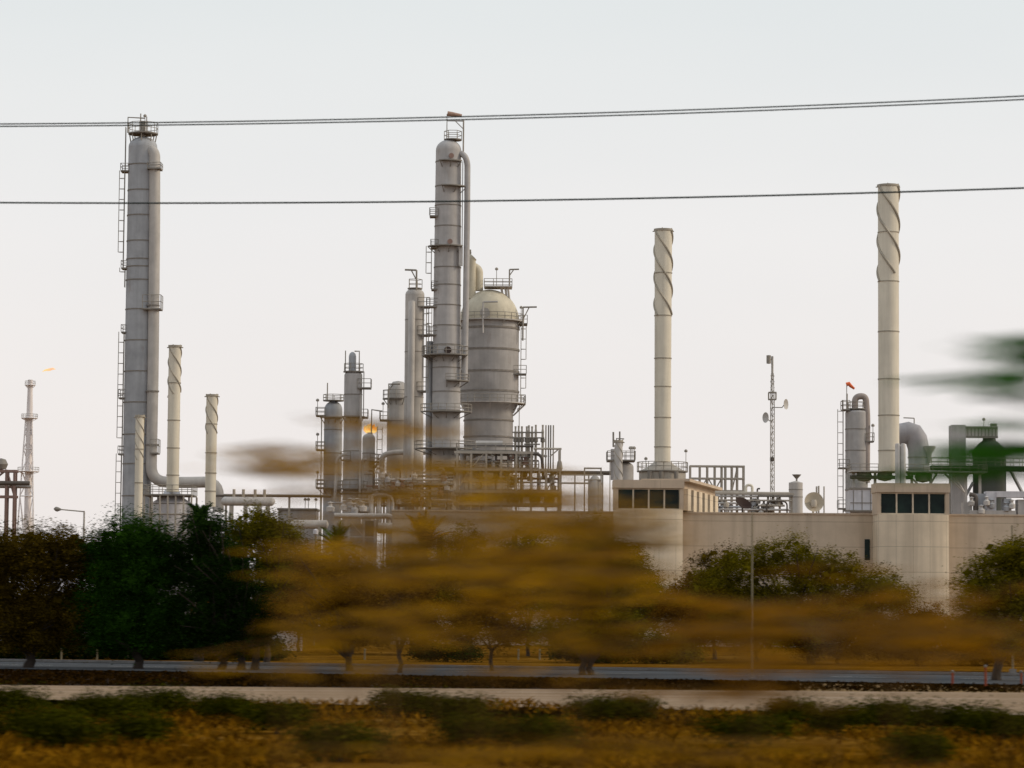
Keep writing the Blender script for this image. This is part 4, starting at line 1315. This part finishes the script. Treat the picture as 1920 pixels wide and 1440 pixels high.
def tree(name, label, cat, px, py, blobs, mat, group=None, trunks=None, seed=0, leaf_s=.125, dens=1.0, D=None, tr=.16, flat=.2, limb=True, core=1.0):
    """px,py: foot of the trunk in the survey photo; blobs: (px, py, rx, ry) crown clumps in photo pixels"""
    rng = random.Random(seed * 31 + 5)
    if D is None:
        D = G(px, py).y
    st = Site(name, label, cat, px, py, D, group)
    core = core * min(1.0, dens + .1)
    trunks = trunks or [px]
    mb = MB()
    for tpx in trunks:
        x = st.pt(tpx, py).x
        tgt = min(blobs, key=lambda q: abs(q[0] - tpx) + .3 * abs(q[1] - py))
        top = st.pt(tgt[0], tgt[1])
        fork = Vector((x + (top.x - x) * .25, rng.uniform(-.2, .2), min(top.z * .45, st.z(py) + max(.4, (top.z - 0) * .35))))
        kx = Vector((x + rng.uniform(-.12, .12), 0, fork.z * .5))
        mb.tube([(x, 0, -.15), (x, 0, .15), kx, fork], [tr * 1.5, tr * 1.1, tr, tr * .9], 8)
        if limb:
            for q in blobs:
                e = st.pt(q[0], q[1])
                e.y += rng.uniform(-1, 1) * q[2] / st.k * .5
                mid = fork.lerp(e, .5) + Vector((rng.uniform(-.3, .3), rng.uniform(-.3, .3), rng.uniform(.0, .35)))
                mb.tube([fork, mid, e], [tr * .75, tr * .45, tr * .12], 6)
                for _ in range(3):
                    e2 = e + Vector((rng.uniform(-1, 1) * q[2], rng.uniform(-1, 1) * q[2], rng.uniform(-.2, 1) * q[3])) / st.k * .75
                    mb.tube([mid, mid.lerp(e2, .6) + Vector((0, 0, .1)), e2], [tr * .3, tr * .2, .015], 5)
    mb.build('trunk', BARK, st.e)
    mb = MB()
    for bx, by, rx, ry in blobs:
        c = st.pt(bx, by)
        ax, az = rx / st.k, ry / st.k
        ay = ax * .85
        ncl = int(14 + 44 * ax * az * dens)
        for _ in range(ncl):
            while True:
                q = Vector((rng.uniform(-1, 1), rng.uniform(-1, 1), rng.uniform(-1, 1)))
                if .25 < q.length < 1.0:
                    break
            q *= rng.uniform(.62, 1.17)
            cc = c + Vector((q.x * ax, q.y * ay, q.z * az))
            if cc.z < .3: cc.z = .3 + rng.uniform(0, .3)
            cr = rng.uniform(.14, .40) * min(1.0, .4 + ax * .5)
            tone = rng.random()
            for __ in range(int(rng.uniform(80, 150))):
                o_ = Vector((rng.gauss(0, 1) * cr, rng.gauss(0, 1) * cr, rng.gauss(0, .7) * cr))
                leaf(mb, cc + o_, leaf_s * rng.uniform(.55, 1.25), rng, flat)
        for _ in range(int(150 * core * min(1.5, ax * az / 3))):
            q = Vector((rng.gauss(0, .36), rng.gauss(0, .36), rng.gauss(0, .36)))
            if q.length > .72: continue
            leaf(mb, c + Vector((q.x * ax, q.y * ay, q.z * az)), min(.6, ax * .4) * rng.uniform(.6, 1.1), rng, .1, 1.5)
    mb.build('crown', mat, st.e, smooth=False)
    return st


def palm(label, px, py, D, hpy, fr_px, mat, seed=0, n=26, group='date palms', tr=.22):
    rng = random.Random(seed + 77)
    st = Site('palm_tree', label, 'palm', px, py, D, group)
    h = st.z(hpy)
    MB().tube([(0, 0, -.2), (.05, 0, h * .5), (0, 0, h)], [tr * 1.3, tr, tr * 1.05], 9).build('trunk', BARK, st.e)
    mb = MB()
    L = fr_px / st.k
    for k in range(n):
        a = rng.uniform(0, 2 * PI)
        el = rng.uniform(-.1, 1.35)
        d = Vector((math.cos(a) * math.cos(el), math.sin(a) * math.cos(el), math.sin(el)))
        p = Vector((0, 0, h))
        LL = L * rng.uniform(.8, 1.1)
        pts = []
        for i in range(15):
            pts.append(p.copy())
            p = p + d * LL / 14
            d = (d + Vector((0, 0, -.085))).normalized()
        for i in range(1, 15):
            t = (pts[i] - pts[i - 1]).normalized()
            side = t.cross(Vector((0, 0, 1)))
            side = side.normalized() if side.length > .05 else Vector((1, 0, 0))
            ll = LL * .22 * math.sin(PI * (.12 + .8 * i / 14))
            for sg in (-1, 1):
                for w_ in (0, .5):
                    q = pts[i - 1].lerp(pts[i], w_)
                    tip = q + (side * sg * .8 + t * .6 + Vector((0, 0, .18 + rng.uniform(-.15, .1)))).normalized() * ll
                    wv = t * .05
                    mb.quad(q - wv, q + wv, tip + wv * .2, tip - wv * .2)
            mb.quad(pts[i - 1] + side * .03, pts[i - 1] - side * .03, pts[i] - side * .02, pts[i] + side * .02)
    mb.build('crown', mat, st.e, smooth=False)
    return st


TG = 'roadside trees'
tree('shade_tree', 'broad brown-olive tree cut by the left edge, its trunk before the road', 'tree', 54, 1252,
     [(60, 1040, 95, 62), (-30, 1050, 80, 70), (130, 1050, 70, 70), (20, 1130, 90, 60), (120, 1140, 80, 55), (60, 1175, 80, 45), (-50, 1150, 60, 60), (40, 1200, 70, 26), (120, 1190, 50, 30)], L_OLIVED, TG, seed=1, tr=.24)
tree('shade_tree', 'bright-topped dense green tree at left, second from the left edge', 'tree', 259, 1254,
     [(250, 1010, 78, 52), (200, 1050, 55, 60), (300, 1050, 60, 55), (250, 1090, 100, 60), (180, 1140, 60, 55), (300, 1150, 80, 55), (240, 1170, 90, 45), (210, 1195, 70, 28), (300, 1198, 60, 26)], L_GREEN, TG, seed=2, tr=.22)
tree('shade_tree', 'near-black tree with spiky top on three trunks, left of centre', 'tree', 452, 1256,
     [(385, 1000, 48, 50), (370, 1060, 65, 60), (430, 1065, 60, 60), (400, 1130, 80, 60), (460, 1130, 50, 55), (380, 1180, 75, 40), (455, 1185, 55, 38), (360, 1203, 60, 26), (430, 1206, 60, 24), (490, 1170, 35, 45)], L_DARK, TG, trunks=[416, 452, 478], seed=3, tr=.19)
tree('shade_tree', 'sparse dry olive tree behind the near-black tree', 'tree', 500, 1244,
     [(480, 985, 55, 38), (520, 1010, 50, 45), (450, 1020, 50, 50), (520, 1080, 60, 60), (500, 1150, 60, 50)], L_OLIVE, TG, seed=4, D=150, dens=.7)
palm('dark spiky palm poking up beside the near-black tree', 372, 1240, 150, 985, 52, L_DARK, 3, 30)
tree('shade_tree', 'leaning thin-trunked amber tree left of the middle', 'tree', 655, 1258,
     [(620, 1120, 70, 55), (690, 1140, 70, 50), (560, 1150, 50, 50), (650, 1190, 70, 32), (600, 1070, 60, 40)], L_AMBERD, TG, seed=5, tr=.17, dens=.8)
tree('shade_tree', 'small thin dark tree between the leaning amber tree and the twin-trunk tree', 'tree', 750, 1262,
     [(740, 1170, 60, 40), (800, 1180, 50, 35), (770, 1120, 60, 45)], L_AMBERD, TG, seed=6, tr=.1, dens=.7)
tree('shade_tree', 'slight dry tree with a pencil-thin trunk before the hedge in the middle', 'tree', 922, 1258,
     [(920, 1150, 70, 50), (870, 1180, 55, 35), (960, 1190, 55, 30)], L_AMBERD, TG, seed=7, tr=.09, dens=.7)
tree('shade_tree', 'dark low-branched tree with twin trunks right of the middle', 'tree', 1100, 1266,
     [(1100, 1060, 90, 50), (1160, 1060, 60, 50), (1090, 1130, 90, 45), (1150, 1180, 80, 32), (1060, 1190, 70, 30), (1110, 1195, 70, 28)], L_OLIVE, TG, trunks=[1092, 1108], seed=8, tr=.15)
tree('shade_tree', 'wide olive tree hiding the wall between the two lookouts', 'tree', 1520, 1245,
     [(1490, 1045, 75, 40), (1410, 1065, 75, 42), (1560, 1080, 90, 48), (1340, 1100, 60, 40), (1680, 1120, 45, 30), (1640, 1100, 60, 38), (1500, 1120, 90, 40), (1400, 1130, 70, 35), (1600, 1140, 80, 38), (1500, 1180, 110, 40)], L_YGREEN, TG, seed=9, D=160, tr=.2, dens=.6, core=.7)
tree('shade_tree', 'leafless looking grey-brown tree beside the left lookout', 'tree', 1340, 1240,
     [(1350, 1050, 55, 30), (1320, 1090, 50, 35), (1370, 1110, 50, 35)], L_OLIVED, TG, seed=10, D=172, tr=.12, dens=.35)
tree('shade_tree', 'tall round olive tree at the right edge beside the second lookout', 'tree', 1868, 1272,
     [(1880, 1050, 60, 45), (1940, 1060, 70, 60), (1840, 1100, 60, 50), (1900, 1120, 80, 55), (1830, 1160, 50, 45), (1890, 1190, 80, 45), (1960, 1160, 60, 60)], L_YGREEN, TG, seed=11, tr=.2, D=128, dens=.65)
palm('green palm crown in front of the blue-grey braced frame', 628, 1180, 215, 1032, 62, L_GREEN, 5, 30)
palm('dry golden palm crown right of the braced frame', 795, 1190, 200, 1030, 75, L_AMBER, 6, 34)

# rows of dry bushes before the plant wall
BG = 'dry bushes in front of the building'
bush_labels = ['amber bush low under the dark palm crown', 'rusty bush left of the golden palm', 'golden bush below the golden palm',
               'tall amber bush half way along the hidden wall', 'ragged amber bush left of the first lookout', 'highest amber bush touching the first lookout base',
               'olive bush under the first lookout', 'rust brown bush right of the first lookout', 'rust brown bush in front of the wide olive tree',
               'low brown bush below the second lookout', 'dark brown bush left of the right edge tree', 'dark bush behind the trunk of the right edge tree']
specs = [(560, 1228, 1080, 80, 70, L_AMBERD, 185), (660, 1228, 1090, 80, 62, L_AMBERD, 180), (770, 1230, 1085, 85, 65, L_AMBMID, 178), (880, 1230, 1060, 85, 75, L_AMBMID, 176),
         (990, 1231, 1055, 85, 78, L_AMBMID, 177), (1100, 1232, 1040, 80, 80, L_AMBMID, 180), (1200, 1234, 1110, 70, 60, L_OLIVE, 176), (1300, 1236, 1135, 80, 60, L_AMBERD, 172),
         (1420, 1240, 1150, 95, 55, L_OLIVE, 165), (1570, 1246, 1165, 100, 55, L_AMBERD, 160), (1720, 1250, 1180, 90, 50, L_AMBERD, 158), (1850, 1250, 1195, 90, 45, L_AMBERD, 160)]
for i, (px, fy, cy, rx, ry, m_, D_) in enumerate(specs):
    tree('dry_bush', bush_labels[i], 'bush', px, fy, [(px - rx * .4, cy + ry * .2, rx * .7, ry * .8), (px + rx * .45, cy + ry * .25, rx * .65, ry * .75), (px, cy - ry * .2, rx * .7, ry * .8), (px, cy + ry * .8, rx, ry * .6)],
         m_, BG, seed=40 + i, D=D_, tr=.1, dens=.55)
# dark hedge behind the road, left
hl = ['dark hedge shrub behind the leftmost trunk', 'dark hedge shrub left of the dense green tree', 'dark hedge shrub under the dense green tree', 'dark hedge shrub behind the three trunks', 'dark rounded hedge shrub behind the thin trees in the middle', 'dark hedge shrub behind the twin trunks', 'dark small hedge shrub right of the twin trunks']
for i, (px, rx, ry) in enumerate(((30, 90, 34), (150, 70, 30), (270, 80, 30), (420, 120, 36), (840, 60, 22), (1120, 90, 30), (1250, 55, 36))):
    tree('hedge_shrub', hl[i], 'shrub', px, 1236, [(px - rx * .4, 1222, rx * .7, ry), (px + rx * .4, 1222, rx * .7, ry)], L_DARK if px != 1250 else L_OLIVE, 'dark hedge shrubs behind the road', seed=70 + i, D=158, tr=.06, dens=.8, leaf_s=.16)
# pale low wall glimpsed under the trees
st = Site('low_wall', 'pale low boundary wall glimpsed under the trees at left', 'wall', 200, 1205, 190)
MB().box((0, 0, .6), (26, .25, 1.2)).build('panel', SHED, st.e)
MB().box((0, 0, 1.25), (26.2, .35, .1)).build('coping', TRIM, st.e)

# scattered desert shrubs in the foreground
fg = [(60, 1370, 85, 26), (190, 1345, 70, 22), (300, 1330, 80, 18), (120, 1395, 80, 24), (260, 1390, 60, 20), (420, 1345, 60, 16), (520, 1365, 70, 18), (20, 1330, 60, 16),
      (860, 1345, 60, 18), (760, 1335, 60, 14), (1190, 1352, 40, 10), (1130, 1350, 60, 14), (1660, 1358, 70, 14), (1790, 1365, 90, 18), (1570, 1372, 60, 12), (1880, 1378, 70, 20), (1720, 1435, 60, 16), (640, 1420, 90, 14), (1000, 1400, 80, 12), (1400, 1395, 90, 12), (880, 1395, 60, 10), (1480, 1355, 50, 10)]
pos_words = ['far left, third row down', 'left, at the edge of the sand track', 'left, hugging the sand track', 'lowest at far left', 'below the dense green tree', 'below the three trunks', 'in the middle of the left sand patch', 'at the left edge beside the track',
             'below the pencil-thin tree, middle', 'left of middle against the track', 'small one at the track, right of middle', 'below the twin trunks', 'broad one below the second lookout', 'widest one at right against the track', 'small one left of the wide right shrub', 'at the right edge', 'cut by the bottom edge at right', 'cut by the bottom edge left of middle', 'bottom middle', 'bottom right of middle', 'little one at bottom middle', 'low one right of middle at the track']
for i, (px, py, rx, ry) in enumerate(fg):
    D_ = G(px, py + ry * .6).y
    tree('desert_shrub', 'dark low desert shrub, ' + pos_words[i], 'shrub', px, py + ry * .6, [(px - rx * .45, py + ry * .25, rx * .6, ry * .5), (px + rx * .5, py + ry * .3, rx * .55, ry * .45), (px, py + ry * .15, rx * .5, ry * .6)],
         L_SCRUB, 'desert shrubs beside the sand track', seed=100 + i, D=D_, tr=.03, dens=1.3, leaf_s=.085, limb=False)

# uncountable dry grass
rng = random.Random(5)
mb = MB()
for _ in range(60000):
    px = rng.uniform(-500, 2420); py = rng.uniform(1316, 1500)
    if px > 1000 and py < 1322 + (px - 1000) * .032: continue
    g = G(px, py)
    q = math.sin(g.x * .55 + 1.3 * math.sin(g.y * .21)) + math.sin(g.y * .43 + g.x * .17)
    if q < rng.uniform(-1.6, .9): continue
    h = rng.uniform(.05, .22)
    a = rng.uniform(0, PI)
    d = Vector((math.cos(a), math.sin(a), 0)) * rng.uniform(.02, .07)
    lean = Vector((rng.gauss(0, .14), rng.gauss(0, .14), h))
    g.z = 0
    mb.quad(g - d, g + d, g + lean + d * .25, g + lean - d * .25)
o = mb.build('dry_grass', L_DRY, smooth=False)
tag(o, 'dry golden grass tufts over the sand along the bottom', 'grass', kind='stuff')
mb = MB()
for _ in range(18000):
    px = rng.uniform(-500, 1500) if rng.random() < .85 else rng.uniform(1500, 2420)
    t = rng.random()
    py = 1258 + t * 26 + max(0, px) / 1920 * (30 - t * 15)
    g = G(px, py)
    h = rng.uniform(.03, .16)
    a = rng.uniform(0, PI)
    d = Vector((math.cos(a), math.sin(a), 0)) * rng.uniform(.02, .07)
    mb.quad(g - d, g + d, g + Vector((rng.gauss(0, .07), rng.gauss(0, .07), h)) + d * .4, g + Vector((0, 0, h)) - d * .4)
o = mb.build('undergrowth', leaf_mat('undergrowth_leaves', (0.006, 0.004, 0.001), (0.045, 0.021, 0.003), .1), smooth=False)
tag(o, 'dark brown undergrowth between the road and the sand track', 'undergrowth', kind='stuff')


# near plants beside the lens side of the track: long level sprays of fine needles
def near_plant(name, label, cat, px, D, sprays, mat, seed, group=None, trunk_px=None, top=None, leaf_l=.09, per=46, stem=.03, vs=.022, Lr=(.25, .75), tilt=.08):
    rng = random.Random(seed)
    st = Site(name, label, cat, trunk_px or px, 1200, D, group)
    mb = MB(); tb = MB(); tips = []
    for (x, y, w, h, n) in sprays:
        for _ in range(n):
            c = st.pt(x + rng.gauss(0, w * .45), y + rng.gauss(0, h * .45))
            c.y = rng.gauss(0, .5)
            L_ = rng.uniform(*Lr) * (1 if w > 60 else .7)
            sg = rng.choice((-1, 1))
            d = Vector((sg, rng.gauss(0, .35), rng.gauss(0, tilt))).normalized()
            a = c - d * L_ * .5
            e = c + d * L_ * .5 + Vector((0, 0, -.35 * tilt))
            if stem > .04 and rng.random() < .4:      # limb reaching from the trunk beside the frame
                f = Vector((0, a.y * .5, a.z - .25))
                tb.tube([f, f.lerp(a, .6) + Vector((0, 0, .03)), a, e], [.012, .008, .006, .003], 5)
            else:
                tb.tube([a, c + Vector((0, 0, .015)), e], [.004, .0035, .002], 4)
            tips.append((a, c, e))
            for k in range(per):
                t = rng.random()
                p = a.lerp(e, t) + Vector((rng.gauss(0, .06), rng.gauss(0, .08), rng.gauss(0, vs)))
                leaf(mb, p, leaf_l * rng.uniform(.6, 1.3), rng, .8, 5.5, d)
    if stem <= .04:                 # a few canes from the ground carry the sprays on thin twigs
        tips.sort(key=lambda q: q[1].x)
        nc = 8
        groups = [tips[len(tips) * k // nc: len(tips) * (k + 1) // nc] for k in range(nc)]
        for gr in groups:
            if not gr: continue
            top = max(gr, key=lambda q: q[1].z)[1]
            foot = Vector((top.x + rng.gauss(0, .15), rng.gauss(0, .2), -.05))
            mid = foot.lerp(top, .55) + Vector((rng.gauss(0, .05), 0, 0))
            tb.tube([foot, mid, top], [.009, .006, .003], 5)
            for a, c, e in gr:
                t = min(.97, max(.2, (c.z - .12) / top.z))
                q = foot.lerp(mid, t / .55) if t < .55 else mid.lerp(top, (t - .55) / .45)
                tb.tube([q, q.lerp(c, .5) + Vector((0, 0, -.02)), c], [.003, .0025, .002], 4)
    if stem > .04:
        tb.tube([(0, 0, -.1), (.03, 0, 1.5), (-.03, 0, st.z(500))], [.12, .1, .06], 9)
    tb.build('branch', BARK if stem > .04 else CANE, st.e)
    mb.build('foliage', mat, st.e, smooth=False)
    return st


NG = 'tall dry shrubs close to the viewer'
near_plant('amber_shrub', 'amber feathery shrub close by, spreading in front of the middle columns', 'shrub', 700, 14,
           [(670, 1030, 190, 55, 14), (790, 1080, 260, 80, 17), (640, 1180, 130, 40, 9), (800, 985, 200, 22, 12), (880, 1060, 220, 70, 14), (780, 1230, 360, 50, 8), (840, 940, 200, 20, 5), (850, 1400, 500, 40, 9)], L_AMBER, 201, NG, 690, per=17, vs=.014)
near_plant('amber_shrub', 'tall golden shrub close by, rising toward the first lookout', 'shrub', 1080, 13.5,
           [(1095, 975, 80, 36, 18), (1060, 1030, 180, 60, 17), (1120, 1080, 150, 60, 12), (1000, 1100, 260, 70, 13), (980, 925, 110, 8, 6), (960, 885, 100, 6, 5), (1100, 1200, 310, 50, 9), (1200, 1410, 400, 30, 6)], L_AMBER, 202, NG, 1060, per=17, vs=.014)
near_plant('amber_shrub', 'rust coloured shrub close by, low across the right half', 'shrub', 1450, 13,
           [(1400, 1195, 360, 62, 19), (1680, 1190, 360, 62, 20), (1830, 1190, 220, 60, 11), (1440, 1150, 280, 50, 8), (1350, 1300, 220, 16, 6), (1560, 1110, 240, 40, 4), (1500, 1240, 300, 30, 6), (1650, 1415, 400, 25, 5)], L_AMBER2, 203, NG, 1480, per=16, vs=.014)
near_plant('amber_shrub', 'wispy brown shrub close by with one tuft against the pale sky', 'shrub', 540, 12,
           [(545, 848, 50, 6, 5), (535, 885, 55, 4, 5), (640, 915, 110, 6, 2), (760, 800, 130, 6, 4), (790, 870, 150, 20, 6), (820, 935, 160, 20, 6)], L_AMBER, 204, NG, 640, per=18, vs=.010)
near_plant('leafy_tree', 'fresh green branches of a close tree entering at the right edge', 'tree', 2080, 10,
           [(1875, 665, 25, 1.5, 3), (1880, 698, 60, 2, 8), (1920, 712, 40, 1.5, 3), (1910, 738, 50, 1.5, 1), (1845, 876, 80, 6, 8), (1865, 848, 30, 14, 6), (2250, 760, 40, 140, 14), (1870, 808, 60, 3, 1)], L_BRIGHT, 205, None, 2330, leaf_l=.09, per=34, stem=.05, vs=.006, Lr=(.25, .6), tilt=.018)

# ------------------------------------------------------------------ poles, posts, lamps
st = Site('light_pole', 'thin tan pole in front of the wall between the lookouts', 'pole', 1410, 1272, G(1410, 1272).y, 'thin roadside poles')
MB().tube([(0, 0, 0), (0, 0, st.z(962))], [.045, .03], 8).build('shaft', POLE, st.e)
MB().box((0, 0, .1), (.3, .3, .2)).build('foot', KERB, st.e)
st = Site('light_pole', 'thin tan pole near the right edge before the round olive tree', 'pole', 1899, 1262, G(1899, 1262).y, 'thin roadside poles')
MB().tube([(0, 0, 0), (0, 0, st.z(985))], [.055, .04], 8).build('shaft', POLE, st.e)
MB().box((0, 0, .1), (.3, .3, .2)).build('foot', KERB, st.e)
st = Site('street_lamp', 'street lamp with a long level arm above the trees at left', 'street lamp', 153, 1215, 205)
z = st.z(958)
MB().tube([(0, 0, 0), (0, 0, z)], [.1, .06], 8).build('pole', RAIL, st.e)
xe = st.pt(112, 955).x
MB().tube([(0, 0, z - .05), (xe, 0, z + .1)], .05, 6).build('arm', RAIL, st.e)
MB().tube([(xe + .1, 0, z + .1), (xe - .15, 0, z + .1), (xe - .3, 0, z + .14), (xe - .42, 0, z + .14)], [.06, .17, .16, .05], 8).build('lamp_head', DECK, st.e)
st = Site('street_lamp', 'small white lamp on a short post above the trees left of the green palm', 'street lamp', 589, 1215, 210)
z = st.z(1004)
MB().tube([(0, 0, 0), (0, 0, z)], .06, 6).build('pole', POLE, st.e)
MB().lathe((0, 0, z), [(.05, 0), (.2, .1), (.2, .4), (0, .5)], 10).build('lamp_head', SHED, st.e)
for i, (px, py, h, lb) in enumerate(((1848, 1290, 42, 'tall red marker post right of the road bend'), (1786, 1288, 30, 'red marker post, leftmost by the right road'), (1915, 1284, 26, 'short red marker post at the right edge'))):
    st = Site('marker_post', lb, 'post', px, py, G(px, py).y, 'red marker posts')
    MB().tube([(0, 0, -.05), (0, 0, h / st.k)], .05, 6).build('shaft', POSTR, st.e)
    MB().lathe((0, 0, h / st.k), [(.055, -.08), (.07, -.06), (.07, 0), (0, .03)], 8).build('cap', KERB, st.e)
for i, (px, lb) in enumerate(((115, 'tiny pale post under the leftmost tree'), (182, 'tiny pale post left of the dense green trunk'), (240, 'tiny pale post just left of the green trunk'), (684, 'tiny pale post right of the leaning trunk'), (972, 'tiny pale post right of the pencil-thin tree'), (1012, 'tiny pale post left of the twin trunks'))):
    g = G(px, 1237)
    o = MB().lathe((0, 0, 0), [(.05, -.05), (.05, .55), (.06, .57), (.06, .6), (0, .63)], 8).build('bollard', POLE, loc=g)
    tag(o, lb, 'bollard', 'pale bollards along the far kerb')


# ------------------------------------------------------------------ overhead cables
def cable(label, p3, r, group=None):
    (xa, ya), (xb, yb), (xc, yc) = p3
    pts = []
    for k in range(81):
        px = -1900 + 5700 * k / 80
        py = ya * (px - xb) * (px - xc) / ((xa - xb) * (xa - xc)) + yb * (px - xa) * (px - xc) / ((xb - xa) * (xb - xc)) + yc * (px - xa) * (px - xb) / ((xc - xa) * (xc - xb))
        D_ = 84 - 5 * px / 1920
        pts.append(U(px, py, D_))
    o = Vector(pts[40])
    c = MB().tube([p - o for p in pts], r, 8).build('power_cable', CABLE, loc=o)
    tag(c, label, 'cable', group)
    return c


cable('thick single black power cable crossing below the other two', ((0, 380), (960, 376), (1920, 352.5)), .026, 'overhead power cables')
cable('thin black power cable, upper one of the close pair', ((0, 232.5), (860, 219), (1920, 180)), .020, 'overhead power cables')
cable('thin black power cable, lower one of the close pair', ((0, 237), (860, 224.5), (1920, 186.5)), .020, 'overhead power cables')

# ------------------------------------------------------------------ light
SUN_EL, SUN_AZ = rad(28), rad(92)        # azimuth clockwise from the view direction (+Y)
to_sun = Vector((math.sin(SUN_AZ) * math.cos(SUN_EL), math.cos(SUN_AZ) * math.cos(SUN_EL), math.sin(SUN_EL)))
sd = bpy.data.lights.new('sun', 'SUN')
sd.energy = 1.6
sd.angle = rad(16)
sd.color = (1.0, .86, .66)
so = bpy.data.objects.new('sun', sd)
so.rotation_euler = to_sun.to_track_quat('Z', 'Y').to_euler()
COL.objects.link(so)

w = bpy.data.worlds.new('World')
sc.world = w
w.use_nodes = True
nt = w.node_tree
nt.nodes.clear()
out = nt.nodes.new('ShaderNodeOutputWorld')
bg = nt.nodes.new('ShaderNodeBackground')
sky = nt.nodes.new('ShaderNodeTexSky')
sky.sky_type = 'NISHITA'
sky.sun_disc = False
sky.sun_elevation = SUN_EL
sky.sun_rotation = SUN_AZ
sky.air_density = 1.5
sky.dust_density = 6
tc = nt.nodes.new('ShaderNodeTexCoord')
sx = nt.nodes.new('ShaderNodeSeparateXYZ')
nt.links.new(tc.outputs['Generated'], sx.inputs[0])
haze = ramp(nt, sx.outputs[2], [(0.0, (9.5, 8.75, 8.35)), (.06, (9.45, 8.95, 8.7)), (.13, (9.1, 8.95, 8.9)), (.22, (7.9, 8.3, 8.4)), (.6, (6.6, 7.2, 7.8))])
nz = nt.nodes.new('ShaderNodeTexNoise')
nz.inputs['Scale'].default_value = 2.2; nz.inputs['Detail'].default_value = 5
mp = nt.nodes.new('ShaderNodeMapping'); mp.inputs['Scale'].default_value = (1, 1, 3.5)
nt.links.new(tc.outputs['Generated'], mp.inputs[0]); nt.links.new(mp.outputs[0], nz.inputs['Vector'])
haze = mixc(nt, 1, haze, ramp(nt, nz.outputs['Fac'], [(.3, (.955, .965, .975)), (.7, (1.03, 1.025, 1.02))]), 'MULTIPLY')
col = mixc(nt, .93, sky.outputs[0], haze)
nt.links.new(col, bg.inputs[0])
bg.inputs[1].default_value = .1
nt.links.new(bg.outputs[0], out.inputs[0])
try:
    sc.cycles.use_denoising = True
    sc.cycles.max_bounces = 6
except Exception:
    pass
